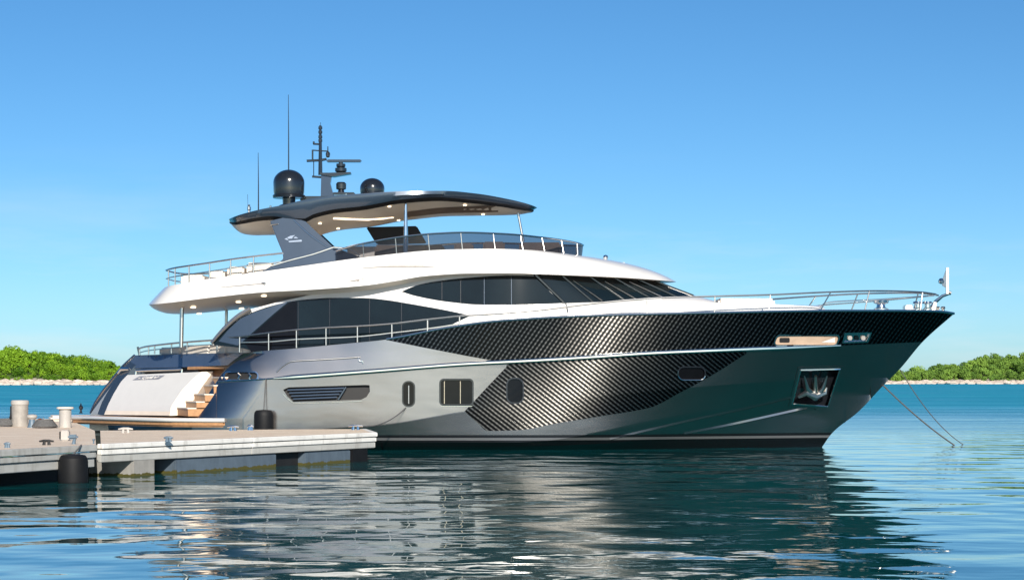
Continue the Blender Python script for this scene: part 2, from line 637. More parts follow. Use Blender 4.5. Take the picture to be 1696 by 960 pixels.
def land(name, x0, x1, y0, depth, top, mat, seed):
    """Heightfield: rocky shelf at the water, then a slope to a ridge."""
    nx, ny = 110, 34
    rows = []
    def z(x, d):
        t = d / depth
        hr = max(1.0, top(x))
        wob = mnoise.noise(Vector((x * 0.05, d * 0.05, seed)))
        wob2 = mnoise.noise(Vector((x * 0.25, d * 0.25, seed + 9)))
        shelf = 2.2 * min(1, max(0, d + 3 + 5 * mnoise.noise(Vector((x * 0.03, 0, seed)))) / 7.0) + 0.9 * wob2
        s = min(1.0, max(0.0, (d - 7) / (depth * 0.5)))
        hill = (hr - 2.2) * math.sin(s * math.pi / 2)
        fall = 1 - max(0, (t - 0.75) / 0.25) ** 2
        return (shelf + hill * (1 + 0.10 * wob)) * fall - (1.5 if d <= 0 else 0)
    for j in range(ny):
        d = depth * (j / (ny - 1)) ** 1.7
        rows.append([(x0 + (x1 - x0) * i / (nx - 1), y0 + d, z(x0 + (x1 - x0) * i / (nx - 1), d)) for i in range(nx)])
    o = MB().grid(rows).build(name, mat, smooth=True, sharp=60)
    tag(o, kind='structure')
    return z

YL, YR = 1100.0, 1480.0
def top_from(pts, y, tree):
    f = fx(pts)
    return lambda x: (HZ - f(848 + x * F / y)) * y / F + HC - tree
topL = top_from([(-160, 560), (0, 573), (30, 573), (60, 578), (85, 581), (120, 584), (150, 591), (200, 602), (250, 618), (290, 629)], YL + 90, 8.0)
topR = top_from([(1430, 626), (1480, 616), (1540, 609), (1590, 602), (1640, 595), (1696, 588), (1800, 580)], YR + 90, 6.0)
zL = land("hill_left", -400, -190, YL, 190, topL, 'land', 3.1)
zR = land("hill_right", 262, 480, YR, 190, topR, 'land', 7.7)

def tree_proto(name, mat, w_, h_, seed):
    rnd = random.Random(seed)
    root = empty(name, (0, 0, 0))
    tr = MB()
    tr.tube([(0, 0, -1.0), (0.15, 0, h_ * 0.3), (0.1, 0.1, h_ * 0.6)], [0.3, 0.22, 0.08], 6)
    for a in range(4):
        an = rnd.uniform(0, 6.28)
        tr.tube([(0.1, 0, h_ * 0.3), (math.cos(an) * w_ * 0.25, math.sin(an) * w_ * 0.25, h_ * 0.6)], [0.13, 0.05], 5)
    tr.build("trunk", 'bark', root)
    cr = MB()
    blobs = []
    for i in range(11):
        an = rnd.uniform(0, 6.28)
        rr = rnd.uniform(0.1, 0.42) * w_
        zz = h_ * rnd.uniform(0.22, 0.80)
        rr *= 1.15 - 0.5 * zz / h_
        blobs.append((Vector((math.cos(an) * rr, math.sin(an) * rr, zz)), rnd.uniform(0.15, 0.25) * w_))
    for c, r in blobs:
        for i in range(75):
            d = Vector((rnd.gauss(0, 1), rnd.gauss(0, 1), rnd.gauss(0, 0.8)))
            d.normalize()
            p = c + d * r * rnd.uniform(0.7, 1.08)
            p.z = max(0.2, p.z)
            n = (d + Vector((rnd.gauss(0, .5), rnd.gauss(0, .5), rnd.gauss(0, .5)))).normalized()
            u = n.orthogonal().normalized()
            q = n.cross(u)
            s1, s2 = rnd.uniform(0.22, 0.5), rnd.uniform(0.22, 0.5)
            cr.ngon([p - u * s1, p - q * s2 + n * 0.1, p + u * s1, p + q * s2 + n * 0.1])
    cr.build("crown", mat, root, smooth=False, merge=False)
    return root

def dup(root, loc, rz, sc):
    r = root.copy()
    col.objects.link(r)
    r.location, r.rotation_euler, r.scale = loc, (0, 0, rz), sc
    for ch in list(root.children):
        c = ch.copy()
        col.objects.link(c)
        c.parent = r
    return r

def wood(name, mat, n, x0, x1, y0, zf, depth, label, group, seed):
    rnd = random.Random(seed)
    protos = [tree_proto(name, mat, ww, hh, seed + i) for i, (ww, hh) in enumerate(((8.5, 6.8), (7.5, 6.0), (9.5, 5.6), (6.5, 7.6)))]
    used = set()
    pts = []
    tries = 0
    while len(pts) < n and tries < 40000:
        tries += 1
        x, d = rnd.uniform(x0, x1), 8 + (depth * 0.62) * rnd.random() ** 1.2
        if all((x - a) ** 2 + (d - b) ** 2 * 0.5 > 15 for a, b in pts):
            pts.append((x, d))
    for x, d in pts:
        k = rnd.randrange(4)
        s = rnd.choice((0.65, 0.8, 0.95, 1.1, 1.35)) * rnd.uniform(0.9, 1.1) * (0.7 if d < 18 else 1.0)
        loc, rz, sc = (x, y0 + d, zf(x, d) - 0.6), rnd.uniform(0, 6.28), (s * rnd.uniform(1, 1.25), s, s * rnd.uniform(0.85, 1.15))
        if k in used:
            o = dup(protos[k], loc, rz, sc)
        else:
            used.add(k)
            o = protos[k]
            o.location, o.rotation_euler, o.scale = loc, (0, 0, rz), sc
        tag(o, label, "tree", group)
wood("broadleaf_tree", 'leaf', 270, -352, -206, YL, zL, 190, "bright green broadleaf tree in the dense wood on the nearer shore behind the stern", "trees on the shore behind the stern", 11)
wood("shore_tree", 'leaf_far', 240, 282, 440, YR, zR, 190, "hazy green low tree in the wood on the far shore beyond the bow", "trees on the shore beyond the bow", 51)

def rocks(name, x0, x1, y0, zf, n, seed):
    rnd = random.Random(seed)
    mb = MB()
    for i in range(n):
        x = rnd.uniform(x0, x1)
        d = rnd.uniform(-3, 9)
        r = rnd.uniform(0.6, 2.2)
        c = Vector((x, y0 + d, max(0.1, zf(x, max(d, 0.1)) - r * 0.3)))
        rows = []
        for a in range(5):
            th = math.pi * a / 4
            rows.append([c + Vector((r * 1.5 * math.sin(th) * math.cos(2 * math.pi * k / 8) * rnd.uniform(0.8, 1.2),
                                     r * math.sin(th) * math.sin(2 * math.pi * k / 8) * rnd.uniform(0.8, 1.2),
                                     r * 0.7 * math.cos(th) * rnd.uniform(0.85, 1.15))) for k in range(8)])
        mb.grid(rows, True)
    o = mb.build(name, 'rock', smooth=False, merge=False)
    tag(o, "pale rocks heaped along the waterline of the shore " + ("behind the stern" if x0 < 0 else "beyond the bow"), "rocks", kind='stuff')
rocks("shore_rocks", -380, -200, YL, zL, 260, 5)
rocks("shore_rocks", 265, 470, YR, zR, 260, 6)

# ================================================================== THE YACHT
yacht = empty("motor_yacht", (0, YC, 0))
tag(yacht, "large silver and white motor yacht with carbon fibre patterned bow, dark hardtop moored by dock", "yacht")

# ---- hull -----------------------------------------------------------------
SHEER = [(318, 692, 2.35), (340, 660, 2.40), (359, 631, 2.45), (383, 599, 2.56), (405, 585, 2.66), (440, 580.5, 2.80), (480, 577.5, 2.90), (560, 570, 2.98), (640, 562, 3.06),
         (741, 543, 3.08), (826, 532, 3.12), (918, 526, 3.13), (989, 523, 3.10), (1060, 521, 3.02), (1200, 518, 2.70), (1300, 516, 2.27),
         (1400, 515, 1.66), (1480, 515, 1.05), (1540, 515.5, 0.50), (1565, 517, 0.22), (1580, 519.5, 0.0)]
RUB = [(318, 634, 2.95), (359, 632, 2.98), (451, 626.5, 3.02), (620, 614, 3.10), (776, 602, 3.10), (860, 598, 3.08), (964, 592, 3.02), (1078, 584.5, 2.85), (1160, 581, 2.62), (1237, 578, 2.30),
       (1320, 575, 1.82), (1390, 572, 1.32), (1470, 568.5, 0.62), (1528, 566, 0.0)]
KN = [(318, 720, 3.0), (626, 704, 3.10), (770, 681, 3.08), (900, 664, 2.98), (1000, 655, 2.85), (1100, 645, 2.58), (1200, 637, 2.12), (1300, 630, 1.45), (1390, 625, 0.72), (1470, 625, 0.0)]
K1 = [(318, 732, 2.86), (620, 732, 2.94), (770, 732, 2.96), (850, 732, 2.93), (897, 730, 2.88), (983, 717, 2.72), (1078, 696, 2.36), (1190, 677, 1.76), (1300, 656, 1.02), (1380, 648, 0.44), (1442, 653, 0.0)]
K2 = [(318, 739, 2.80), (620, 739.5, 2.84), (850, 739, 2.80), (1000, 734, 2.46), (1132, 716, 1.72), (1200, 703, 1.30), (1318, 677, 0.55), (1400, 700, 0.0)]
STEM = [(1360, 742), (1378, 717), (1422, 681), (1461, 640), (1491, 610), (1528, 566), (1580, 519.5)]
WLB = [(318, 2.62), (620, 2.70), (850, 2.62), (1000, 2.15), (1132, 1.38), (1250, 0.66), (1362, 0.0)]
f_sh, b_sh = fx(SHEER), fx(SHEER, 2)
crv = [(fx(c), fx(c, 2), c[-1][0]) for c in (RUB, KN, K1, K2)]
f_stem = fx(STEM)
b_wl = fx(WLB)
f_left = pchip([585, 599, 631, 660, 692], [405, 383, 359, 340, 318])   # aft edge of the quarter, by row

def column(px):
    """Control points (py, b, seg) of the hull down one column, top to bottom."""
    pts = [(f_sh(px), b_sh(px))]
    end = px >= 1362
    stem = (f_stem(px), 0.0)
    for fy, fb, last in crv:
        if px < last:
            y, b = fy(px), fb(px)
            if y < pts[-1][0]:
                pts.append((pts[-1][0] + 0.01, pts[-1][1]))
            else:
                pts.append((y, b))
        else:
            pts.append(stem)
    if end:
        pts += [stem, stem]
    else:
        b = b_wl(px)
        y = HZ + HC * F / (YC - b)
        pts.append((y, b))
        pts.append((y + 22, b * 0.8))
    return pts

def quarter(px, py, b):
    d = px - f_left(min(max(py, 585), 692))
    if px < 520 and py < 720 and d < 85:
        t = max(0.0, 1 - d / 85)
        b = min(b, 3.02 - 0.55 * t * t)
    return b

def hull_b(px, py):
    c = column(px)
    for (y0, b0), (y1, b1) in zip(c, c[1:]):
        if py <= y1:
            t = 0 if y1 - y0 < 1e-6 else max(0, (py - y0) / (y1 - y0))
            return quarter(px, py, b0 + (b1 - b0) * t)
    return c[-1][1]

def S(px, py, off=0.0):
    return W(px, py, hull_b(px, py) + off)

# openings let into the starboard topsides
vent_poly = [(469, 645), (478, 641), (530, 639.5), (605, 637), (612, 637.5), (612.5, 648), (607, 657), (598, 661.5), (540, 663.5), (486, 665), (476, 656)]
op = {
    'vent': dense(vent_poly, 6),
    'oval': rrect(668, 632.5, 685.5, 671.5, 8),
    'rect': rrect(730, 629, 782, 669, 5),
    'carb': rrect(840.5, 627, 865.5, 666, 10),
    'caps': rrect(1124.5, 608.5, 1167, 627.5, 8),
    'anch': dense([(1326, 612.5), (1391, 611), (1371, 673), (1312, 668.5)], 6),
    'hawse': rrect(1283, 556, 1385, 570.5, 4.5, sl=0.35),
    'lamp': dense([(1401, 553.5), (1441, 552.5), (1436, 564.5), (1398, 566)], 6),
    'quart': rrect(372, 616.5, 426, 628, 5),
}
big = {k: grow(p, 0.3) for k, p in op.items()}
bbox = {k: (min(p[0] for p in v), min(p[1] for p in v), max(p[0] for p in v), max(p[1] for p in v)) for k, v in big.items()}
def in_opening(px, py):
    for k, (x0, y0, x1, y1) in bbox.items():
        if x0 <= px <= x1 and y0 <= py <= y1 and inside(big[k], px, py):
            return True
    return False

NSEG = [50, 64, 30, 6, 6, 1]
def hull_cols():
    xs = []
    x = 318.0
    while x < 1580:
        xs.append(x)
        x += 1.2 if x < 900 or 1115 < x < 1450 else 3.0
    xs.append(1579.7)
    return xs
hx = hull_cols()
hb = MB()
grid_px = []
for px in hx:
    c = column(px)
    colp = []
    for (p0, p1), n in zip(zip(c, c[1:]), NSEG):
        for i in range(n):
            t = i / n
            py = p0[0] + (p1[0] - p0[0]) * t
            colp.append((px, py, quarter(px, py, p0[1] + (p1[1] - p0[1]) * t)))
    colp.append((px, c[-1][0], c[-1][1]))
    grid_px.append(colp)
nr = len(grid_px[0])
for side in (0, 1):
    base = len(hb.v)
    for colp in grid_px:
        for (px, py, b) in colp:
            v = W(px, py, b)
            hb.v.append(port(v, True) if side else v)
    for i in range(len(hx) - 1):
        for j in range(nr - 1):
            if side == 0:
                q = (grid_px[i][j], grid_px[i + 1][j], grid_px[i + 1][j + 1], grid_px[i][j + 1])
                if any(in_opening(a[0], a[1]) for a in q):
                    continue
            k = base + i * nr + j
            hb.f.append((k, k + nr, k + nr + 1, k + 1))
# stern closing: ruled surface between the two quarters, set in from the aft edge
left = []
for k in range(15):
    t = k / 14
    py = 585 + (692 - 585) * t
    px = f_left(py)
    left.append((px, py))
rows = []
for k, (px, py) in enumerate(left):
    a = W(px, py, b_sh(px))
    p = port(a, True)
    ins = Vector((0.55, 0, 0))
    rows.append([a, a + ins, p + ins, p])
a0 = rows[-1][0]
p0 = rows[-1][3]
rows.append([Vector((v.x + (0.35 if 0 < q < 3 else 0.0) , v.y, -0.8)) for q, v in enumerate(rows[-1])])
hb.grid(rows)
hull = hb.build("hull", 'hull', yacht, sharp=24)

# deck sheet between the two sheers
def deck_drop(px):
    return 0.42 if px < 700 else max(0.03, 0.42 - (px - 700) / 300 * 0.39)
rows = []
for px in [405 + (1578 - 405) * i / 90 for i in range(91)]:
    v = W(px, f_sh(px), b_sh(px) - 0.02)
    v.z -= deck_drop(px)
    p = port(v, True)
    rows.append([v, v.lerp(p, 0.33) + Vector((0, 0, 0.05)), v.lerp(p, 0.67) + Vector((0, 0, 0.05)), p])
MB().grid(rows).build("deck", 'white', yacht)

# gunwale cap
for sd_ in (0, 1):
    pts = [W(px, f_sh(px) - 0.5, b_sh(px) - 0.01) for px in [640 + (1580 - 640) * i / 80 for i in range(81)]]
    if sd_:
        pts = [port(p, True) for p in pts]
    MB().tube(pts, 0.042, 8).build("gunwale", 'chrome', yacht)
    inner = []
    for px in [405 + (1575 - 405) * i / 80 for i in range(81)]:
        v = W(px, f_sh(px) - 0.3, b_sh(px) - 0.03)
        u = Vector((v.x, v.y + min(0.16, b_sh(px) * 0.5), v.z))
        lo = Vector((u.x, u.y, u.z - deck_drop(px) - 0.02))
        inner.append([port(q, True) for q in (v, u, lo)] if sd_ else [v, u, lo])
    MB().grid(inner).build("bulwark_cap", 'white', yacht)

# rub rail
pts = [S(px, crv[0][0](px), 0.03) for px in [453 + (1392 - 453) * i / 90 for i in range(91)]]
MB().tube(pts, [0.03 + 0.045 * min(1, i / 3, (90 - i) / 12 + 0.1) for i in range(91)], 10).build("rub_rail", 'chrome', yacht)
pts = [S(px, crv[0][0](px) , 0.012) for px in [361 + (455 - 361) * i / 14 for i in range(15)]]
MB().tube(pts, 0.026, 8).build("rub_rail", 'chrome', yacht)

# panels of carbon
def panel(name, xs, top, bot, mat, n=16, off=0.005):
    mb = MB()
    g = []
    for px in xs:
        a, b = top(px), bot(px)
        g.append([(px, a + (b - a) * j / n) for j in range(n + 1)])
    idx = len(mb.v)
    for c in g:
        for (px, py) in c:
            mb.v.append(S(px, py, off))
    for i in range(len(g) - 1):
        for j in range(n):
            if any(in_opening(*q) for q in (g[i][j], g[i + 1][j], g[i + 1][j + 1], g[i][j + 1])):
                continue
            k = i * (n + 1) + j
            mb.f.append((k, k + n + 1, k + n + 2, k + 1))
    return mb.build(name, mat, yacht, sharp=40)
lowline = fx([(639, 562.5), (706, 576), (812, 596), (840, 600.5), (2000, 900)])
panel("carbon_panel", [640 + (1576 - 640) * i / 640 for i in range(641)], lambda x: f_sh(x) + 0.6,
      lambda x: max(f_sh(x) + 0.7, min(lowline(x), crv[0][0](x) if x < 1528 else f_stem(x) - 0.5)), 'carbon_up', 40)
ltop = fx([(770, 680), (838, 608), (839, 607)])
lbot = fx([(770, 681), (792, 701), (808, 713), (855, 712), (919, 701), (999, 688), (1078, 674), (1126, 650), (1174, 624), (1237, 585)])
panel("carbon_panel", [770 + (1236 - 770) * i / 380 for i in range(381)],
      lambda x: max(ltop(x), crv[0][0](x)) if x < 839 else crv[0][0](x), lambda x: max(lbot(x), crv[0][0](x) + 0.2), 'carbon_lo', 64)

# windows and recesses in the hull
def fill(poly, fn, n=7, cols=24):
    x0, x1 = min(p[0] for p in poly), max(p[0] for p in poly)
    mb = MB()
    rows = []
    for i in range(cols + 1):
        t = i / cols
        t = 0.5 - 0.5 * math.cos(math.pi * t)
        x = x0 + (x1 - x0) * t
        x = min(max(x, x0 + 1e-4), x1 - 1e-4)
        a, b = span(poly, x)
        rows.append([fn(x, a + (b - a) * j / n) for j in range(n + 1)])
    return mb.grid(rows)

def opening(key, name, frame, fw, glass, depth, inner='void', label=None):
    poly = op[key]
    lo = grow(poly, fw)
    n = len(poly)
    ring = MB()
    rows = [[S(*lo[i], 0.002) for i in range(n)], [S(*lo[i], 0.016) for i in range(n)], [S(*poly[i], 0.016) for i in range(n)]]
    ring.grid(rows, True)
    fr = ring.build(name, frame, yacht, sharp=40)
    wl = MB().grid([[S(*p, 0.012) for p in poly], [S(*p, -depth) for p in poly]], True)
    wl.build("reveal", inner, fr)
    fill(poly, lambda x, y: S(x, y, -depth + 0.004)).build("pane" if glass == 'port_glass' else "backing", glass, fr)
    if label:
        fr['label'] = label
    return fr
o_ = opening('oval', "porthole", 'black', 2.2, 'port_glass', 0.05, 'void')
mb = MB().tube([S(677, 638, -0.02), S(677, 668, -0.02)], 0.02, 6)
mb.build("mullion", 'steel', o_)
o_ = opening('rect', "hull_window", 'black', 2.6, 'port_glass', 0.06, 'void')
for x in (736, 762.5):
    MB().tube([S(x, 631, -0.03), S(x, 668, -0.03)], 0.02, 6).build("mullion", 'amber', o_)
MB().tube([S(x, 672.3, 0.012) for x in (731, 745, 760, 775, 782)], 0.014, 6).build("sill", 'chrome', o_)
opening('carb', "porthole", 'black', 2.2, 'port_glass', 0.07, 'void')
o_ = opening('caps', "porthole", 'black', 2.2, 'port_glass', 0.06, 'void')
MB().tube([S(x, y, 0.02) for x, y in grow(op['caps'], 1.6)[7:20]], 0.014, 6).build("trim", 'chrome', o_)
o_ = opening('vent', "engine_vent", 'hull', 3.5, 'void', 0.14, 'void')
for i in range(4):
    y0 = 645.5 + i * 5
    x0_, x1_ = 476 + i * 3.2, 570 - i * 4
    r0 = [S(x0_ + (x1_ - x0_) * q / 8, y0 - 3.2 * q / 8 - 1.3, -0.015) for q in range(9)]
    r1 = [S(x0_ + (x1_ - x0_) * q / 8, y0 - 3.2 * q / 8 + 1.0, -0.004) for q in range(9)]
    r2 = [S(x0_ + (x1_ - x0_) * q / 8, y0 - 3.2 * q / 8 + 0.2, -0.10) for q in range(9)]
    MB().grid([r0, r1, r2]).build("louvre", 'slate', o_)
MB().tube([S(573, 640.5, -0.01), S(560, 661.5, -0.01)], 0.035, 6).build("louvre_post", 'slate', o_)
MB().tube([S(x, y, 0.02) for x, y in ((469, 652), (476.5, 660), (487, 667.5), (520, 667), (560, 665.5), (600, 663.5))], 0.015, 6).build("trim", 'chrome', o_)

# anchor pocket
o_ = opening('anch', "anchor_pocket", 'hull', 5.0, 'black', 0.35, 'black')
fr_ = MB().tube([S(x, y, 0.02) for x, y in op['anch'] + op['anch'][:1]], 0.03, 6)
fr_.build("trim", 'chrome', o_)
an = MB()
def AP(x, y, off): return S(x, y, off)
an.tube([AP(1350, 660, -0.10), AP(1351, 640, -0.06), AP(1351, 622, -0.12)], [0.10, 0.07, 0.045], 8)
for sx_ in (-1, 1):
    an.tube([AP(1350 + sx_ * 3, 655, -0.08), AP(1350 + sx_ * 13, 643, -0.02), AP(1351 + sx_ * 19, 622, -0.10)], [0.13, 0.075, 0.02], 8)
an.tube([AP(1322, 657, -0.1), AP(1335, 650, -0.02), AP(1350, 655, 0.0), AP(1366, 650, -0.04), AP(1369, 641, -0.1)], [0.05, 0.1, 0.14, 0.1, 0.04], 8)
an.build("anchor", 'steel', o_)

# long recess with its polished liner, and the bow lamp
o_ = opening('hawse', "hawse_recess", 'chrome', 2.2, 'liner', 0.05, 'liner')
fill(rrect(1291, 559, 1308, 567, 2), lambda x, y: S(x, y, -0.035)).build("fairlead", 'void', o_)
fill([(1360, 566.5), (1383, 558.5), (1383, 567)], lambda x, y: S(x, y, -0.035)).build("cover_plate", 'white', o_)
o_ = opening('lamp', "bow_lamp", 'chrome', 2.4, 'chrome', 0.06, 'chrome')
for x in (1408, 1419, 1430):
    fill(rrect(x - 3.5, 556, x + 3.5, 563, 2.5), lambda u, v: S(u, v, -0.02)).build("lens", 'glass' if x == 1419 else 'plastic', o_)
# quarter fairlead
o_ = opening('quart', "fairlead", 'chrome', 2.2, 'void', 0.10, 'chrome')
for x in (398, 416):
    MB().tube([S(x - 4, 618, 0.0), S(x, 622, 0.02), S(x - 3, 627, 0.0)], [0.03, 0.045, 0.035], 8).build("roller", 'chrome', o_)

# raised bead on the aft topsides
pts = curve([(458, 616, 0), (466, 608, 0), (483, 598.3, 0), (520, 596, 0), (560, 593.7, 0), (597, 591, 0)], 26)
o_ = MB().tube([S(x, y, 0.008) for x, y, _ in pts], 0.026, 8).build("boarding_gate_bead", 'steel', yacht)
MB().tube([S(594, 592, 0.03), S(595, 597, 0.05), S(601, 598.5, 0.03), S(601, 602, 0.02)], 0.02, 6).build("latch", 'chrome', o_)
# spray rails forward
for kn in ([(1132, 719), (1200, 706), (1270, 691), (1337, 676)], [(1010, 728), (1130, 700), (1230, 678), (1318, 657)]):
    f = fx(kn)
    xs = [kn[0][0] + (kn[-1][0] - kn[0][0]) * i / 40 for i in range(41)]
    MB().grid([[S(x, f(x) - 3.5, 0.002) for x in xs], [S(x, f(x), 0.028) for x in xs], [S(x, f(x) + 1.2, -0.01) for x in xs]]).build("spray_rail", 'hull', yacht, sharp=20)

# ---- deck house --------------------------------------------------------------
def hb_house(px, py):
    b = 2.5 - 0.0035 * (560 - py)
    if px > 800:
        b -= 0.25 * ((px - 800) / 136) ** 2
    if px < 470:
        b -= 0.10 * ((470 - px) / 120) ** 2
    return b
def H(px, py, off=0.0):
    return W(px, py, hb_house(px, py) + off)
house_poly = [(352, 568), (372, 546), (395, 525), (415, 512), (464, 499), (520, 487), (604, 475), (700, 457), (777, 453.5), (844, 453.5), (896, 456), (937, 501), (960, 534), (900, 540), (760, 560), (640, 582), (500, 590), (440, 585), (400, 575), (352, 571)]
for sd_ in (0, 1):
    mb = fill(house_poly, (lambda x, y: port(H(x, y))) if sd_ else H, 24, 120)
    mb.build("house_side", 'white', yacht)

def glass_panel(name, poly, off=0.008, mat='glass', cols=60, n=10, fn=H):
    return fill(poly, lambda x, y: fn(x, y, off), n, cols).build(name, mat, yacht)

def smooth_poly(top, bot, n=40):
    a, b = fx(top), fx(bot)
    x0, x1 = top[0][0], top[-1][0]
    xs = [x0 + (x1 - x0) * i / n for i in range(n + 1)]
    return [(x, a(x)) for x in xs] + [(x, b(x)) for x in xs[::-1]]
main_top = [(354, 565), (372, 547), (394, 528), (420, 516), (464, 502.5), (504, 496), (553, 493), (600, 493), (640, 496.5), (671, 501.5), (741, 514), (778, 522)]
main_bot = [(354, 571), (400, 576), (440, 586), (500, 591), (640, 572), (700, 552), (741, 540), (778, 523)]
win = glass_panel("saloon_window", smooth_poly(main_top, main_bot))
for x, y0, y1 in ((494, 499, 572), (546, 494, 572), (612, 494, 570), (665, 501, 560)):
    MB().tube([H(x, y0, 0.012), H(x, y1, 0.012)], 0.014, 6).build("mullion", 'black', win)
wing = fill([(362, 565), (378, 546), (398, 527), (424, 515.5), (466, 502), (478, 499), (455, 518), (430, 540), (404, 563), (395, 572)], lambda x, y: H(x, y, 0.02), 8, 40)
wing.build("wing_panel", 'slate', yacht)
fill([(404, 566), (432, 541), (457, 519), (480, 500), (492, 499), (492, 580), (420, 588)], lambda x, y: H(x, y, 0.014), 8, 30).build("side_door", 'port_glass', yacht)
pts = curve([(350, 568, 2.5), (371, 544, 2.48), (393, 524.5, 2.45), (405, 517, 2.43), (415, 511.5, 2.42)], 24)
MB().tube([W(x, y, b) for x, y, b in pts], [0.05 + 0.03 * (i / 23) for i in range(24)], 8).build("wing_frame", 'steel', yacht)

up_top = [(665, 482.6), (680, 476), (699, 470), (731, 464.5), (766, 460.6), (844, 456), (886, 457), (912, 484), (934, 501)]
up_bot = [(665, 482.7), (688, 489.7), (741, 499.4), (798, 504.3), (848, 504.5), (900, 503), (934, 501.5)]
win = glass_panel("upper_window", smooth_poly(up_top, up_bot, 60))
for x, y0, y1, m_ in ((732, 465, 498, 'black'), (763, 461.5, 501, 'black'), (802, 458.5, 504, 'steel'), (847, 456, 504.4, 'steel')):
    MB().tube([H(x, y0, 0.012), H(x, y1, 0.012)], 0.014, 6).build("mullion", 'slate' if m_ == 'steel' else m_, win)

# windscreen: raked, wrapped round to the centre line
WB = [(934, 501.5, 2.06), (985, 500, 1.93), (1040, 497.5, 1.62), (1090, 494, 1.2), (1130, 491, 0.68), (1146, 490, 0.32), (1152, 489.6, 0.0)]
WT = [(886, 455, 2.08), (930, 455.5, 1.92), (975, 457.5, 1.62), (1020, 459.5, 1.2), (1058, 461.5, 0.68), (1074, 462.5, 0.32), (1080, 463, 0.0)]
nb = 48
cb, ct = curve(WB, nb), curve(WT, nb)
def lerp3(a, b, t):
    return tuple(a[i] + (b[i] - a[i]) * t for i in range(3))
rows_s = [[W(*lerp3(cb[i], ct[i], j / 8)) for i in range(nb)] for j in range(9)]
rows_w = [r + [port(p) for p in r[::-1]][1:] for r in rows_s]
ws = MB().grid(rows_w).build("windscreen", 'glass', yacht)
for fr_ in (0.0, 0.2, 0.42, 0.61, 0.80, 0.97):
    i = int(fr_ * (nb - 1))
    for sd_ in (0, 1):
        p = [W(*lerp3(cb[i], ct[i], j / 4)) + Vector((0.0, -0.012, 0.012)) for j in range(5)]
        if sd_:
            p = [port(q) for q in p]
        MB().tube(p, 0.045 if fr_ == 0 else 0.03, 6).build("mullion", 'black', ws)
for fr_ in (0.27, 0.5, 0.7):
    i = int(fr_ * (nb - 1))
    p = [W(*lerp3(cb[i], ct[max(0, i - 2)], j / 4)) + Vector((0.0, -0.03, 0.03)) for j in range(4)]
    MB().tube(p, [0.016, 0.014, 0.012, 0.01], 5).build("wiper", 'steel', ws)

# white trunk under and ahead of the windscreen
DB = [(934, 540, 2.3), (1000, 534, 2.2), (1070, 530, 1.95), (1140, 525, 1.5), (1190, 520, 0.9), (1208, 518, 0.4), (1214, 517, 0.0)]
cd = curve(DB, nb)
WB2 = [(x + 4, y + 0.5, b + (0.08 if b > 0 else 0)) for x, y, b in cb]
r0 = [W(*p) for p in cb]
r1 = [W(*p) for p in WB2]
r2 = [W(*lerp3(WB2[i], cd[i], 0.45)) + Vector((0.1, -0.06, 0.06)) for i in range(nb)]
r3 = [W(*p) for p in cd]
full = [r + [port(p) for p in r[::-1]][1:] for r in (r0, r1, r2, r3)]
MB().grid(full).build("coachroof", 'white', yacht, sharp=45)

# foredeck sun pad and lockers
TB = [(1090, 521, 1.75), (1150, 520, 1.7), (1230, 519, 1.5), (1310, 517.5, 1.1), (1360, 516.5, 0.6), (1372, 516, 0.0)]
TT = [(1085, 503, 1.6), (1150, 501, 1.55), (1230, 501.5, 1.35), (1310, 505, 0.95), (1352, 507.5, 0.5), (1362, 508, 0.0)]
a, b = curve(TB, 30), curve(TT, 30)
rr = [[W(*p) for p in a], [W(*p) for p in b], [Vector((W(*p).x, YC, W(*p).z + 0.06)) for p in b]]
MB().grid([r + [port(p) for p in r[::-1]][1:] for r in rr]).build("foredeck_trunk", 'white', yacht)
v0, v1 = W(1190, 509, 1.2), W(1284, 509, 0.9)
pad = MB().prism([(v0.x, YC - 1.2, v0.z), (v1.x, YC - 0.9, v0.z), (v1.x, YC + 0.9, v0.z), (v0.x, YC + 1.2, v0.z)], (0, 0, 0.30))
pad.build("sun_pad", 'cushion', yacht, bevel=0.08)
v0, v1 = W(1062, 500, 1.7), W(1098, 500, 1.5)
MB().box(v0.x, v1.x, YC - 1.55, YC - 0.9, v0.z - 0.15, v0.z + 0.10).build("deck_locker", 'white', yacht, bevel=0.04)

# ---- fly bridge moulding -------------------------------------------------------
FL = [(246, 503.5, 0.0), (247, 503.8, 1.1), (256, 503.6, 2.0), (285, 500.6, 2.5), (355, 492, 2.78), (437, 483.8, 2.92), (518, 479.5, 2.92), (604, 472.7, 2.86), (650, 466, 2.76), (706, 457, 2.66), (777, 452.8, 2.56),
      (844, 452.5, 2.48), (954, 456, 2.22), (1040, 460, 1.66), (1085, 463.3, 1.05), (1112, 465.6, 0.45), (1120, 466.5, 0.0)]
FT = [(272, 476, 0.0), (273, 475.5, 1.0), (280, 473.5, 1.75), (328, 464.6, 2.45), (431, 450, 2.72), (491, 441.6, 2.72), (620, 424, 2.62), (731, 413.6, 2.45), (812, 411.8, 2.25), (880, 414, 1.9), (930, 419, 1.3), (955, 422.5, 0.7), (964, 424, 0.0)]
nf = 130
cl, ctp = curve(FL, nf), curve(FT, nf)
def fly_row(t):
    out = []
    for i in range(nf):
        a, b = cl[i], ctp[i]
        p = lerp3(a, b, t)
        bulge = 4 * t * (1 - t)
        fwd = min(1, max(0, (a[0] - 850) / 150))
        aft = min(1, max(0, (330 - a[0]) / 80))
        side = 1 - fwd
        out.append((p[0] + fwd * 14 * bulge - aft * 0.5 * bulge, p[1] - fwd * 5 * bulge, p[2] + (0.05 * side * bulge if p[2] > 0.05 else 0)))
    return out
frows = [[W(*p) for p in fly_row(t / 8)] for t in range(9)]
low = [W(*p) for p in cl]
inlip = [Vector((v.x, v.y + 0.05 * (1 if (YC - v.y) > 0.1 else 0), v.z - 0.0)) for v in low]
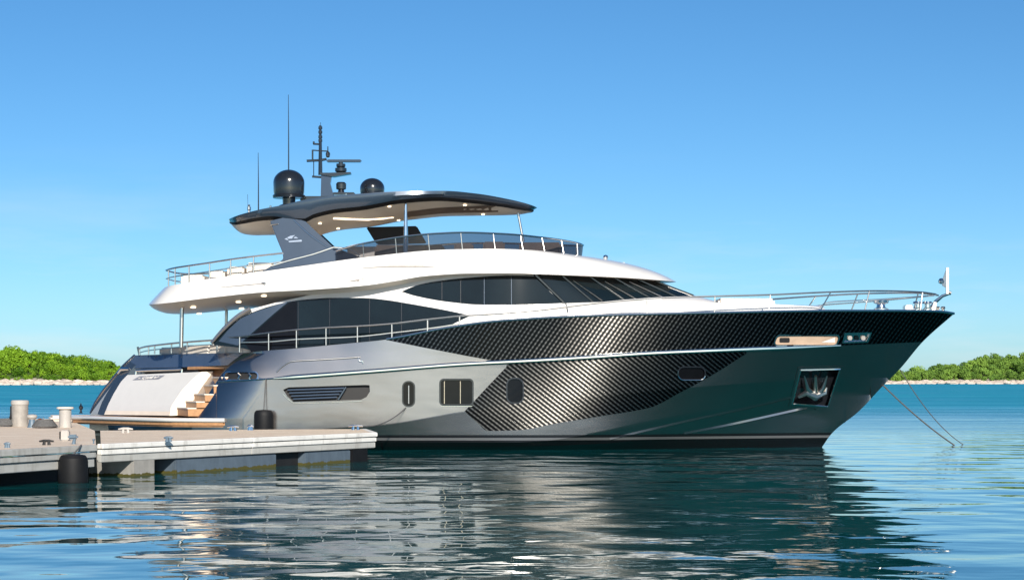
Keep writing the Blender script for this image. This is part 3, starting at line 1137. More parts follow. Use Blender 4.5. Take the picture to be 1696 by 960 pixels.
frows = [r + [port(p) for p in r[::-1]][1:] for r in frows]
MB().grid(frows).build("flybridge_moulding", 'white', yacht, sharp=45)
# coaming lip and fly deck floor
lip = [W(*p) for p in ctp]
lip2 = [Vector((v.x, YC - (YC - v.y) * 0.94, v.z - 0.01)) for v in lip]
lip3 = [Vector((v.x, YC - (YC - v.y) * 0.94, v.z - 0.36)) for v in lip]
cen = [Vector((v.x, YC, v.z - 0.34)) for v in lip]
MB().grid([r + [port(p) for p in r[::-1]][1:] for r in (lip, lip2, lip3)] ).build("flybridge_coaming", 'white', yacht, sharp=45)
MB().grid([r + [port(p) for p in r[::-1]][1:] for r in (lip3, cen)]).build("flybridge_deck", 'soffit', yacht)
# underside of the overhang, sagging to a shallow belly
und = []
for i in range(nf):
    v = W(*cl[i])
    if cl[i][0] > 1000 and False:
        pass
    hw = YC - v.y
    row = []
    for q in range(13):
        s = 1 - q / 6.0
        sag = 0.30 * (hw / 2.9) * (1 - s * s)
        if cl[i][0] > 700:
            sag *= max(0.0, 1 - (cl[i][0] - 700) / 120)
        row.append(Vector((v.x, YC - hw * s, v.z - sag - 0.004)))
    und.append(row)
sof = MB().grid(und).build("overhang_soffit", 'soffit', yacht, sharp=50)
for x, b in ((320, 1.7), (395, 1.9), (437, 2.5), (330, -0.5), (400, 0.2)):
    v = W(x, 495, b)
    near = min(und, key=lambda r: abs(r[0].x - v.x))
    hw = YC - near[0].y
    z = near[0].z - 0.30 * (hw / 2.9) * (1 - (b / hw) ** 2)
    MB().lathe((v.x, YC - b, z - 0.035), [(0.0, 0.0), (0.07, 0.0), (0.085, 0.012), (0.085, 0.035)], 14).build("downlight", 'lamp', sof)
# flat strips on the side, the grooves' shade put into their colour
fly = bpy.data.objects["flybridge_moulding"]
def flyS(px, py, off=0.0):
    """Point on the fly moulding side near photo position px,py."""
    i = min(range(nf), key=lambda k: abs(lerp3(cl[k], ctp[k], 0.4)[0] - px))
    a, b = cl[i], ctp[i]
    t = min(1, max(0, (a[1] - py) / (a[1] - b[1])))
    bb = lerp3(a, b, t)[2] + 0.05 * 4 * t * (1 - t)
    return W(px, py, bb + off)
for kn in ([(574, 466.5, 0.3), (600, 463.5, 2.4), (640, 461.5, 2.6), (668, 457, 0.3)], [(600, 443.5, 0.3), (650, 441.2, 1.6), (700, 441, 1.4), (724, 442, 0.3)],
           [(362, 476, 0.3), (400, 472.5, 0.7), (434, 469.5, 0.7)]):
    f, g = fx(kn), fx(kn, 2)
    xs = [kn[0][0] + (kn[-1][0] - kn[0][0]) * i / 24 for i in range(25)]
    MB().grid([[flyS(x, f(x) - g(x), 0.012) for x in xs], [flyS(x, f(x) + g(x), 0.012) for x in xs]]).build("slot_shade_strip", 'slot', fly)
MB().tube([flyS(434, 469, 0.0), flyS(439, 468.5, 0.09)], 0.03, 8).build("side_lamp", 'steel', fly)
MB().lathe(W(1003, 430, 0.1), [(0.0, 0.16), (0.06, 0.14), (0.085, 0.08), (0.06, 0.02), (0.04, -0.1)], 14).build("roof_lamp", 'chrome', fly)
MB().lathe(W(1032, 436.5, 0.1), [(0.0, 0.05), (0.06, 0.04), (0.06, -0.1)], 12).build("roof_vent", 'white', fly)

# tinted windscreen of the flybridge
GT = [(556, 415.5, 2.70), (575, 409.5, 2.70), (600, 403.5, 2.69), (671, 391.5, 2.58), (717, 387, 2.48), (766, 385, 2.36), (830, 387, 2.1), (901, 393.5, 1.55), (945, 400, 0.85), (962, 404, 0.35), (966, 406, 0.0)]
GB = [(556, 432.5, 2.66), (600, 426.5, 2.63), (671, 418.5, 2.55), (731, 413.4, 2.44), (812, 411.6, 2.24), (880, 413.8, 1.9), (930, 418.8, 1.3), (955, 422.3, 0.7), (964, 423.8, 0.0)]
ng = 60
gt, gb = curve(GT, ng), curve(GB, ng)
rows = [[W(*lerp3(gb[i], gt[i], j / 4)) for i in range(ng)] for j in range(5)]
gl = MB().grid([r + [port(p) for p in r[::-1]][1:] for r in rows]).build("flybridge_windscreen", 'tint', yacht)
tr = [W(*p) for p in gt]
MB().tube(tr + [port(p) for p in tr[::-1]][1:], 0.028, 8).build("top_rail", 'chrome', gl)
for i in (6, 13, 20, 27, 34, 40, 45, 50, 55):
    for sd_ in (0, 1):
        p = [W(*lerp3(gb[i], gt[i], j / 2)) for j in range(3)]
        if sd_:
            p = [port(q) for q in p]
        MB().tube(p, 0.016, 6).build("stanchion", 'steel', gl)

# guard rail of the flybridge, round the aft end
def rail(name, top, lows, posts, r=0.024, both=False, sk=False, npt=70, around=False, lean=0.0):
    c = curve(top, npt)
    tp = [W(*p) for p in c]
    pts = tp + [port(p, sk) for p in tp[::-1]][1:] if around else tp
    o = MB().tube(pts, r, 8).build(name, 'steel', yacht)
    for dz in lows:
        MB().tube([p + Vector((0, 0, -dz)) for p in pts], r * 0.75, 6).build("mid_rail", 'steel', o)
    f, b = fx(sorted(top)), fx(sorted(top), 2)
    for px, base in posts:
        top_p = W(px, f(px), b(px))
        bot = W(px - lean, base, b(px) + 0.0)
        MB().tube([top_p, bot], r * 0.85, 6).build("stanchion", 'steel', o)
        if around:
            MB().tube([port(top_p, sk), port(bot, sk)], r * 0.85, 6).build("stanchion", 'steel', o)
    return o
RT = [(468, 419, 2.55), (420, 424.5, 2.55), (382, 429.5, 2.5), (347, 435, 2.38), (313, 440, 2.15), (290, 443.5, 1.75), (279, 446, 1.2), (275.5, 447.3, 0.6), (275, 447.5, 0.0)]
rail("guard_rail", RT, [0.27], [(420, 452), (382, 457.5), (347, 462.5), (313, 468), (290, 472.5), (279, 475)], 0.026, around=True)

# flybridge furniture
def block(name, x0, x1, ytop, ybot, b0, b1, mat, bev=0.06, parent=None):
    a = W(x0, ybot, max(b0, b1))
    c = W(x1, ytop, max(b0, b1))
    return MB().box(a.x, c.x, YC - b1, YC - b0, a.z, c.z).build(name, mat, parent or yacht, bevel=bev)
block("sofa", 408, 452, 434.5, 462, 0.6, 2.2, 'cushion')
block("sofa", 376, 404, 441, 464, 0.8, 2.2, 'cushion')
block("sun_lounger", 345, 372, 448, 468, 0.4, 2.0, 'cushion')
block("sofa", 300, 338, 455, 474, -1.6, 0.6, 'cushion')
block("helm_console", 860, 930, 401, 424, -0.9, 0.7, 'cushion_dark')
block("helm_seat", 800, 836, 400, 424, -0.2, 0.8, 'cushion_dark')
block("helm_seat", 752, 784, 402, 424, -0.2, 0.9, 'cushion_dark')
block("dinette_sofa", 620, 735, 405, 432, 0.9, 2.0, 'cushion_dark')
block("wet_bar", 575, 640, 408, 434, -1.2, -0.2, 'cushion')

# ---- arch, hardtop ------------------------------------------------------------
arch_poly = [(447, 366), (470, 360), (488, 361), (506, 366.5), (520, 380), (550, 408), (566, 414), (600, 427), (560, 432.5), (520, 438), (470, 444.5), (434, 449.5), (448, 441), (462, 434), (469, 428.5), (468, 418.5), (459, 397)]
def hb_arch(px, py):
    return 2.58 - 0.0030 * (440 - py)
for sd_ in (0, 1):
    base = [W(x, y, hb_arch(x, y)) for x, y in arch_poly]
    mir = [port(p) for p in base] if sd_ else base
    mb = MB().prism(mir, (0, -0.24 if sd_ else 0.24, 0))
    ar = mb.build("arch", 'slate', yacht, bevel=0.02)
    q = (lambda v: port(v)) if sd_ else (lambda v: v)
    pts = curve([(450, 440, 0), (480, 431, 0), (520, 420.5, 0), (552, 409.5, 0)], 12)
    MB().tube([q(W(x, y, hb_arch(x, y) + 0.012)) for x, y, _ in pts], 0.024, 6).build("trim", 'steel', ar)
    pts = curve([(552, 409.5, 0), (575, 411.5, 0), (588, 417, 0), (597, 425, 0)], 12)
    MB().tube([q(W(x, y, 2.62)) for x, y, _ in pts], 0.026, 6).build("trim", 'steel', ar)
    MB().tube([q(W(446, 373, 2.40)), q(W(461, 370.8, 2.40))], [0.02, 0.012], 5).build("trim", 'steel', ar)
    rid = curve([(486, 363.5, 0), (512, 388, 0), (545, 411, 0)], 12)
    MB().tube([q(W(x, y, hb_arch(x, y) + 0.0)) for x, y, _ in rid], 0.03, 6).build("edge_bead", 'slate_mid', ar)
    if not sd_:
        e = MB()
        for poly in ([(471, 396), (475, 394), (478, 398), (476, 397.6)], [(475.5, 393.3), (481, 390.5), (489, 389.3), (485, 392.5), (484, 395), (478, 395.5)],
                     [(486, 394), (490, 391.8), (494, 394.8), (488, 394.6)], [(477.5, 399), (499, 397), (500.5, 398.6), (499, 400.2), (479, 401.3)]):
            e.prism([W(x, y, hb_arch(x, y) + 0.004) for x, y in poly], (0, -0.012, 0))
        e.build("emblem", 'chrome', ar)

HT = [(378, 364, 0.0), (379, 363, 0.7), (384, 360.5, 1.4), (396, 356, 1.95), (432, 346.5, 2.32), (468, 339.5, 2.46), (504, 331, 2.52), (552, 324.2, 2.55), (600, 320.5, 2.55), (680, 316.3, 2.5), (735, 316, 2.34),
      (789, 320.5, 1.98), (831, 327.5, 1.5), (873, 337.3, 0.75), (886, 342, 0.3), (890, 344, 0.0)]
HB = [(380, 366.5, 0.0), (382, 367.5, 0.6), (388, 367.8, 1.3), (405, 364.5, 1.85), (425, 360.5, 2.12), (450, 358.2, 2.28), (489, 361.8, 2.38), (504, 362, 2.4), (516, 356, 2.42), (552, 347, 2.44), (600, 341.6, 2.45), (671, 329.8, 2.42), (725, 326.8, 2.24),
      (778, 331, 1.86), (831, 338, 1.32), (868, 345, 0.66), (881, 347, 0.25), (884, 347.5, 0.0)]
nh = 100
h1, h2 = curve(HT, nh), curve(HB, nh)
# match the two edges by position along the length
f2 = [fx([(p[0], p[1]) for p in h2]), fx([(p[0], p[2]) for p in h2])]
edge_t, edge_b, rimr = [], [], []
for i in range(nh):
    x, y, b = h1[i]
    xb = 380 + (x - 378) * (884 - 380) / (890 - 378)
    yb, bb = f2[0](xb), f2[1](xb)
    edge_t.append(W(x, y, b))
    edge_b.append(W(xb, yb, bb))
mid = [(a + b) / 2 + Vector((0, -0.07 if (YC - a.y) > 0.2 else 0, 0)) for a, b in zip(edge_t, edge_b)]
cent = [Vector((v.x, YC, v.z + 0.10 * min(1, (YC - v.y) / 2))) for v in edge_t]
ins = [Vector((v.x, v.y * 0.6 + YC * 0.4, v.z + 0.07 * min(1, (YC - v.y) / 2))) for v in edge_t]
ht = MB().grid([r + [port(p) for p in r[::-1]][1:] for r in (edge_b, mid, edge_t, ins, cent)]).build("hardtop", 'slate', yacht, sharp=50)
und = []
for i in range(nh):
    v = edge_b[i]
    hw = YC - v.y
    row = []
    for q in range(15):
        s = 1 - q / 7.0
        if q in (1, 13):
            s = 0.93 * (1 if q == 1 else -1)
        u = 1 - s * s
        sag = 0.42 * (hw / 2.4) * u
        row.append(Vector((v.x, YC - hw * s, v.z - sag)))
    und.append(row)
lin = MB().grid([r_[1:-1] for r_ in und]).build("hardtop_lining", 'hard_under', ht, sharp=50)
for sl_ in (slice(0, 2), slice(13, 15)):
    MB().grid([[r_[sl_][0], r_[sl_][1] + Vector((0, 0, -0.05)), r_[sl_][1] + Vector((0, 0, 0.01))] for r_ in und]).build("hardtop_lip_shade", 'black_matt', ht, sharp=40)  # black inner lip: the shade of the recess put into its colour
def under(px, b):
    v = W(px, 340, b)
    k = min(range(nh), key=lambda i: abs(edge_b[i].x - v.x))
    hw = max(0.1, YC - edge_b[k].y)
    return Vector((v.x, YC - b, edge_b[k].z - 0.42 * (hw / 2.4) * (1 - min(1, (b / hw) ** 2))))
MB().grid([[under(552 + 100 * i / 12, 1.75 - 0.9 * i / 12 + d) + Vector((0, 0, -0.012)) for i in range(13)] for d in (-0.07, 0.07)]).build("light_strip", 'lamp', ht)
MB().grid([[under(675 + 150 * i / 12, 1.0 + d) + Vector((0, 0, -0.012)) for i in range(13)] for d in (-0.35, 0.35)]).build("roof_hatch", 'cushion_dark', ht)
for x, b in ((530, 1.6), (645, 2.1), (660, 0.2), (770, 1.5), (800, 0.3), (560, 0.4)):
    MB().lathe(under(x, b) + Vector((0, 0, -0.03)), [(0, 0), (0.05, 0), (0.06, 0.03)], 12).build("downlight", 'lamp', ht)
# centre support under the hardtop
sp = [(606, 376), (690, 374), (705, 400), (640, 402), (622, 402)]
MB().prism([W(x, y, -0.5) for x, y in sp], (0, 0.9, 0)).build("hardtop_support", 'void', yacht, bevel=0.03)
a = under(672, 2.1)
MB().tube([a, Vector((a.x, YC - 2.12, W(672, 420, 2.1).z))], [0.045, 0.085], 12).build("support_pole", 'chrome', yacht)
a = under(858, 0.35)
MB().tube([a, W(867, 400, 0.35)], 0.04, 10).build("support_pole", 'steel', yacht)

# ---- gear on the hardtop -------------------------------------------------------
def dome(px, ytop, ybase, hw, b, ped):
    v = W(px, ybase, b)
    sc = (YC - b) / F
    r = hw * sc
    hgt = (ybase - ytop) * sc
    o = MB()
    prof = [(0.0, hgt)]
    for k in range(1, 9):
        a = R(90 - k * 11.25)
        prof.append((r * math.cos(a), hgt - r * 0.85 + r * 0.85 * math.sin(a)))
    prof += [(r * 0.985, hgt * 0.15), (r * 0.95, 0.0)]
    d = o.lathe(v, prof[::-1], 36).build("radome", 'black', yacht)
    MB().lathe(v, [(r * 0.45, -0.20 * r), (r * 1.02, -0.16 * r), (r * 1.05, 0.0), (r * 0.9, 0.05)], 30).build("base_ring", 'black', d)
    MB().lathe(v, [(r * 0.62, -ped - 0.15), (r * 0.62, -ped + 0.02), (r * 0.40, -ped + 0.06), (r * 0.42, -0.19 * r)], 20).build("pedestal", 'black', d)
dome(478.5, 281, 324, 26, 0.9, 0.33)
dome(616.5, 295, 322, 20.5, -0.6, 0.2)
ms = MB()
bm_ = 0.3
ms.prism([W(531, 326, bm_ + 0.12), W(553, 326, bm_ + 0.12), W(547, 304, bm_ + 0.1), W(550, 287.5, bm_ + 0.08), W(532, 287.5, bm_ + 0.08)], (0, 0.30, 0))
mast = ms.build("mast", 'slate', yacht, bevel=0.02)
MB().tube([W(530.5, 290, bm_), W(530.5, 208, bm_)], [0.07, 0.04], 8).build("mast_pole", 'black', mast)
MB().prism([W(530, 289, .45), W(552, 292.5, .45), (W(581, 287.5, .45)), W(581, 285, .45), W(545, 286, .45), W(530, 286, .45)], (0, 0.34, 0)).build("radar_platform", 'black', mast)
MB().tube([W(517, 292.5, bm_), W(532, 293.5, bm_)], 0.035, 6).build("spreader", 'black', mast)
MB().tube([W(508, 266.5, bm_), W(531, 265.5, bm_), W(541, 263.5, bm_)], 0.04, 6).build("spreader", 'black', mast)
MB().tube([W(519, 238.5, bm_), W(531, 239, bm_)], 0.03, 6).build("spreader", 'black', mast)
MB().tube([W(519, 249, bm_), W(531, 250, bm_), W(544, 250.5, bm_)], 0.02, 6).build("spreader", 'black', mast)
MB().tube([W(517.7, 266, bm_), W(517.7, 248, bm_)], 0.028, 6).build("aerial", 'black', mast)
MB().tube([W(519.5, 293, bm_), W(519.5, 267, bm_)], 0.015, 5).build("aerial", 'black', mast)
MB().tube([W(519.6, 239, bm_), W(519.6, 234.5, bm_)], 0.03, 6).build("anchor_light", 'black', mast)
rd = MB().box(W(541, 266, bm_).x, W(599, 266, bm_).x, YC - bm_ - 0.10, YC - bm_ + 0.10, W(0, 269, bm_).z, W(0, 264.5, bm_).z).build("radar_scanner", 'slate', mast, bevel=0.03)
v = W(564.5, 287, bm_)
MB().lathe(v, [(0.10, 0), (0.19, 0.06), (0.19, 0.16), (0.12, 0.18), (0.15, 0.22), (0.15, 0.3), (0.07, 0.31), (0.07, 0.36)], 16).build("radar_motor", 'black', mast)
v = W(543, 257, bm_)
MB().lathe(v, [(0.02, -0.08), (0.06, -0.06), (0.075, 0.04), (0.05, 0.1), (0.02, 0.12), (0.015, 0.28)], 10).build("horn", 'black', mast)
for y in (212, 219, 227, 233):
    v = W(530.5, y, bm_)
    MB().lathe(v, [(0.03, -0.05), (0.065, -0.04), (0.065, 0.04), (0.03, 0.05)], 10).build("navigation_light", 'black', mast)
MB().tube([W(530.5, 209, bm_), W(531, 203, bm_)], 0.008, 5).build("aerial", 'black', mast)
v = W(565, 321, 0.5)
sl = MB().lathe(v, [(0.14, -0.05), (0.10, 0.08), (0.09, 0.12), (0.16, 0.15), (0.165, 0.32), (0.12, 0.37), (0.0, 0.38)], 16).build("searchlight", 'black', yacht)
MB().box(W(552, 0, .5).x, W(588, 0, .5).x, YC - 0.75, YC - 0.2, W(0, 323.5, .5).z, W(0, 319.5, .5).z).build("base_plate", 'black', sl, bevel=0.02)
MB().box(W(498, 0, .5).x, W(548, 0, .5).x, YC - 0.7, YC - 0.1, W(0, 334, .5).z, W(0, 325.5, .5).z).build("mast_base", 'black', mast, bevel=0.03)
for x, y0, y1, b in ((478, 284, 157, 0.1), (428, 352, 253, 1.2), (410.5, 345, 322, 1.2)):
    MB().tube([W(x, y0, b), W(x, y0 - (y0 - y1) * 0.45, b), W(x - 0.4, y1, b)], [0.022, 0.017, 0.008] if y0 - y1 > 30 else 0.006, 6).build("whip_antenna", 'black', yacht)
v = W(412.5, 350, 1.2)
MB().lathe(v, [(0.05, -0.1), (0.04, 0.02), (0.06, 0.05), (0.06, 0.14), (0.03, 0.15), (0.04, 0.2), (0, 0.22)], 10).build("stern_light", 'steel', yacht)
for x, y in ((448, 343.5), (540, 329), (573, 324)):
    MB().lathe(W(x, y, 1.7), [(0.03, -0.04), (0.035, 0.05), (0, 0.07)], 8).build("deck_fitting", 'chrome', yacht)

# ---- main deck rails -------------------------------------------------------------
MR = [(374, 558.5, 2.40), (396, 557, 2.55), (445, 551, 2.80), (491, 546, 2.92), (540, 542.5, 2.98), (592, 540, 3.02), (649, 536, 3.06), (708, 529, 3.08), (763, 523, 3.08), (848, 518, 3.06), (901, 513, 3.02), (940, 508, 2.98), (989, 502, 2.93),
      (1035, 497.3, 2.85), (1095, 493, 2.74), (1200, 490, 2.42), (1275, 488, 2.10), (1374, 483.5, 1.52), (1453, 481.5, 0.95), (1525, 483.5, 0.36), (1550, 487, 0.12)]
posts = [(397, 583), (445, 580), (491, 576), (540, 571.5), (592, 566.5), (649, 561), (708, 549), (761, 540)]
mr = rail("guard_rail", MR[:9] , [], posts, 0.028)
MB().tube([W(x, y, b) for x, y, b in curve([(396, 567, 2.55), (445, 565.5, 2.80), (491, 561.5, 2.92), (592, 557, 3.02), (649, 551, 3.06), (708, 544, 3.08), (761, 536, 3.08)], 40)], 0.02, 6).build("mid_rail", 'steel', mr)
MB().tube([port(W(x, y, b), True) for x, y, b in curve(MR[5:9], 30)], 0.028, 8).build("guard_rail", 'steel', yacht)
fr_ = rail("guard_rail", MR[8:], [], [(842, 531), (899, 527), (1072, 521), (1184, 518)], 0.026, around=False, npt=80)
c = [W(*p) for p in curve(MR[8:], 80)]
fp = MB().tube([port(p, True) for p in c], 0.026, 8).build("guard_rail", 'steel', yacht)
fm, fbm = fx(MR), fx(MR, 2)
for x0_, x1_ in ((1276, 1273), (1376, 1358), (1440, 1432), (1528, 1524)):
    p0, p1 = W(x0_, fm(x0_), fbm(x0_)), W(x1_, f_sh(x1_), max(0.1, b_sh(x1_) - 0.1))
    MB().tube([p0, p1], 0.022, 6).build("stanchion", 'steel', fr_)
    MB().tube([port(p0), port(p1)], 0.022, 6).build("stanchion", 'steel', fp)
lowr = [W(x, y, b) for x, y, b in curve([(1358, 510, 1.60), (1366, 502, 1.57), (1390, 499, 1.42), (1440, 496.5, 1.02), (1480, 494, 0.72), (1525, 490.5, 0.38), (1550, 488.5, 0.14)], 24)]
MB().tube(lowr, 0.02, 6).build("mid_rail", 'steel', fr_)
MB().tube([port(p) for p in lowr], 0.02, 6).build("mid_rail", 'steel', fp)
MB().tube([W(1550, 487.5, 0.12), W(1554, 489, 0), port(W(1550, 487.5, 0.12))], 0.026, 8).build("rail_bow", 'steel', fr_)

# ---- bow gear ---------------------------------------------------------------------
v = W(1459, 514, 0.5)
wl = MB().lathe(v, [(0.24, 0.0), (0.24, 0.06), (0.15, 0.09), (0.13, 0.2), (0.24, 0.24), (0.25, 0.32), (0.1, 0.34)], 18).build("windlass", 'chrome', yacht)
for x, b in ((1520, 0.35), (1536, 0.3)):
    v = W(x, 513.5, b)
    MB().lathe(v, [(0.14, 0), (0.14, 0.05), (0.09, 0.08), (0.09, 0.2), (0.16, 0.22), (0.14, 0.28)], 14).build("capstan", 'chrome', yacht)
block("bow_locker", 1500, 1512, 504.5, 515, -0.2, 0.3, 'white', 0.03)
MB().tube([W(1538, 514, 0.0), W(1550, 499, 0), W(1561, 490, 0.0), W(1574, 485.5, 0)], [0.05, 0.06, 0.05, 0.04], 8).build("pulpit_strut", 'chrome', yacht)
MB().tube([W(1545, 514, 0.0), W(1549, 500, 0)], [0.10, 0.07], 8).build("pulpit_strut", 'white', yacht)
jk = MB().box(W(1566.5, 0, 0).x, W(1571, 0, 0).x, YC - 0.06, YC + 0.06, W(0, 487, 0).z, W(0, 443, 0).z).build("jack_staff", 'steel', yacht, bevel=0.01)
MB().tube([W(1569, 484, 0), W(1575, 485.5, 0)], 0.06, 8).build("foot", 'steel', jk)
MB().prism([W(1566.5, 448, .03), W(1566.5, 476, .03), W(1561, 473, .03), W(1560, 466, .03)], (0, 0.04, 0)).build("bracket", 'bluegrey', jk)
MB().lathe(W(1559, 470, 0), [(0.03, 0), (0.09, 0.03), (0.10, 0.1), (0.06, 0.17), (0, 0.19)], 12).build("bow_light", 'chrome', jk)
for x in (1553, 1562):
    MB().lathe(W(x, 515, 0.06), [(0.07, 0), (0.04, 0.04), (0.08, 0.11), (0.05, 0.15)], 10).build("bow_roller", 'steel', yacht)

# ---- stern -------------------------------------------------------------------------
# swimming platform
pl_t = [(122, 684.5, -2.75), (119, 687, -2.3), (121, 689.5, -1.6), (262, 692, 2.15), (285, 692.5, 2.62), (330, 692, 2.88), (372, 691, 3.0)]
pl = [W(x, y, b) for x, y, b in pl_t]
zt = pl[3].z
edge = [Vector((p.x, p.y, zt)) for p in pl]
back = [Vector((edge[-1].x, YC - 2.5, zt)), Vector((-12.0, YC + 2.8, zt)), ]
outl = edge + back
plat = MB().prism(outl, (0, 0, -0.26)).build("swim_platform", 'teak', yacht, bevel=0.05)
MB().tube([p + Vector((0, -0.01, -0.05)) for p in edge], 0.065, 10).build("edge_trim", 'white', plat)
# garage door panel between the quarters
tl, bl = W(209, 621, -1.9), W(172, 685, -1.95)
trr, br = W(335, 616, 1.15), W(280, 687, 1.15)
rows = []
n = 12
lft = [(173, 686.5), (178, 672), (188, 652), (200, 632), (211, 620.5)]
rgt = [(281, 688), (283, 673), (301, 646), (318, 628), (333, 615.5)]
def pp(pts, t):
    s = t * (len(pts) - 1)
    i = min(int(s), len(pts) - 2)
    u = s - i
    return (pts[i][0] + (pts[i + 1][0] - pts[i][0]) * u, pts[i][1] + (pts[i + 1][1] - pts[i][1]) * u)
def gd(u, t, out=0.0):
    a, b = pp(lft, t), pp(rgt, t)
    A, B = W(a[0], a[1], -1.95), W(b[0], b[1], 1.15)
    p = A.lerp(B, u)
    return p + Vector((-0.8 * out, -0.6 * out, 0))
rows = [[gd(i / 8, t / 14) for i in range(9)] for t in range(15)]
door = MB().grid(rows).build("garage_door", 'white', yacht)
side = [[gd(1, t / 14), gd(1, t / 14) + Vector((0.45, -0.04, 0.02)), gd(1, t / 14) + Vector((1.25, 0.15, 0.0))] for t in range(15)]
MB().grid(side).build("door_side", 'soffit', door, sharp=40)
MB().grid([[gd(i / 8, 1), gd(i / 8, 1) + Vector((1.3, 0, 0))] for i in range(9)]).build("door_top", 'white', door)
MB().grid([[gd(i / 8, 0.005, 0.012) for i in range(9)], [gd(i / 8, 0.12, 0.010) for i in range(9)]]).build("kick_strip", 'cushion', door)
plate = MB().grid([[gd(u0 + (u1 - u0) * i / 6, t, 0.012) for i in range(7)] for t, u0, u1 in ((0.80, 0.155, 0.525), (0.935, 0.20, 0.555))]).build("name_plate", 'plate', door)
def ltr(strokes, u, t, su, st):
    mb = MB()
    for s in strokes:
        for (a, b) in zip(s, s[1:]):
            A = gd(u + su * a[0] + 0.012 * a[1], t + st * a[1], 0.02)
            B = gd(u + su * b[0] + 0.012 * b[1], t + st * b[1], 0.02)
            mb.tube([A, B], 0.017, 5)
    return mb
ltr([[(0, .35), (.3, .6)]], 0.215, 0.83, 0.05, 0.07).build("lettering", 'white', plate)
ltr([[(1, .95), (.3, .8), (0, .4), (.3, .05), (.9, 0)]], 0.275, 0.83, 0.035, 0.08).build("lettering", 'white', plate)
ltr([[(0, 0), (.3, .8)]], 0.325, 0.83, 0.05, 0.08).build("lettering", 'white', plate)
ltr([[(0, 0), (.3, .9), (.5, .2), (.9, 1), (1, 0)]], 0.355, 0.83, 0.05, 0.08).build("lettering", 'white', plate)
ltr([[(0, .9), (.3, .1), (1, .9)]], 0.435, 0.835, 0.045, 0.07).build("lettering", 'white', plate)
# port quarter fin seen beyond the door
outer = [(150, 684), (157, 668), (170, 648), (188, 626), (205, 605), (224, 588)]
inner = [(172, 687), (180, 670), (190, 651), (203, 632), (216, 613), (236, 594)]
fin = MB()
fin.grid([[W(*pp(outer, t / 14), -2.62) for t in range(15)], [W(pp(outer, t / 14)[0] + 3, pp(outer, t / 14)[1], -2.52) for t in range(15)], [W(*pp(inner, t / 14), -2.15) for t in range(15)], [W(*pp(inner, t / 14), -2.15) + Vector((1.3, 0, 0)) for t in range(15)]])
fn = fin.build("quarter_fin", 'slate', yacht, sharp=35)
MB().tube([W(*pp(outer, t / 14), -2.60) for t in range(15)], 0.055, 8).build("edge_trim", 'hull', fn)
MB().tube([W(196, 618, -2.5), W(202, 611, -2.4), W(214, 611, -2.2)], [0.05, 0.09, 0.05], 8).build("fairlead", 'chrome', fn)
# dark coaming over the door, with the rail and shelf under it
ct_ = [(224, 588, -2.55), (300, 586, -0.3), (403, 584.5, 2.55)]
cm_ = [(214, 599, -2.55), (295, 597, -0.3), (390, 594, 2.52)]
cb_ = [(209, 610, -2.5), (290, 608, -0.3), (377, 604.5, 2.48)]
rows = [[W(*p) for p in curve(k, 20)] for k in (ct_, cm_, cb_)]
rows.insert(0, [p + Vector((0.5, 0, 0.0)) for p in rows[0]])
rows.append([p + Vector((0.35, 0, -0.03)) for p in rows[-1]])
MB().grid(rows).build("transom_coaming", 'slate_mid', yacht, sharp=50)
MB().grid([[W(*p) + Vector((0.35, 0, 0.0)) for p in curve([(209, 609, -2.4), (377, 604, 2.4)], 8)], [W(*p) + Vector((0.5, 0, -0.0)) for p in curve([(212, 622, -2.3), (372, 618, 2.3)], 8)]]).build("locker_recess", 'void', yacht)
tb = MB().tube([W(x, y, b) for x, y, b in ((226, 613.5, -1.7), (302, 611, 0.25))], 0.045, 8).build("towel_rail", 'chrome', yacht)
for x, y, b in ((226, 613.5, -1.7), (302, 611, 0.25)):
    MB().tube([W(x, y, b), W(x - 1, y + 8, b)], 0.035, 6).build("bracket", 'chrome', tb)
MB().prism([W(310, 607, 0.4), W(374, 605.5, 2.2), W(374, 610, 2.2), W(310, 612, 0.4)], (0.5, 0, 0)).build("cockpit_step", 'teak', yacht, bevel=0.01)
# stairs
st = empty("stern_stairs", (0, 0, 0), yacht)
steps = [(294, 687.5, 676), (308, 676, 665.5), (322, 665.5, 653.5), (337, 653.5, 639), (350, 639, 626)]
for i, (x, y0, y1) in enumerate(steps):
    p0, p1 = W(x, y0, 1.2), W(x, y1, 1.2)
    q0 = W(x + 4, y0, 2.55)
    m = MB().prism([(p0.x, p0.y, p0.z), (q0.x + 0.25, q0.y, p0.z), (q0.x + 1.6, q0.y, p0.z), (p0.x + 1.6, p0.y, p0.z)], (0, 0, p1.z - p0.z))
    so_ = m.build("riser", 'teak', st, smooth=False)
    m = MB().prism([(p0.x - 0.02, p0.y, p1.z + 0.003), (q0.x + 0.23, q0.y, p1.z + 0.003), (q0.x + 1.6, q0.y, p1.z + 0.003), (p0.x + 1.6, p0.y, p1.z + 0.003)], (0, 0, 0.035))
    m.build("tread", 'cushion', st, smooth=False)
# cockpit sofa backs above the coaming, following its slanted line
ct_x, ct_y = pchip([-2.55, -0.3, 2.55], [224, 300, 403]), pchip([-2.55, -0.3, 2.55], [588, 586, 584.5])
for b0, b1, up in ((-1.6, -0.55, 12), (-0.50, 0.75, 15), (0.80, 1.55, 17), (1.60, 2.25, 18)):
    lo = [W(ct_x(b) + 7, ct_y(b) + 2, b) for b in (b0, b1)]
    hi = W(ct_x(b1) + 7, ct_y(b1) - up, b1).z
    ft = [Vector((p.x, p.y, lo[1].z)) for p in lo]
    MB().prism([ft[0], ft[1], ft[1] + Vector((0.42, 0, 0)), ft[0] + Vector((0.42, 0, 0))], (0, 0, hi - lo[1].z)).build("cockpit_sofa", 'cushion', yacht, bevel=0.05)

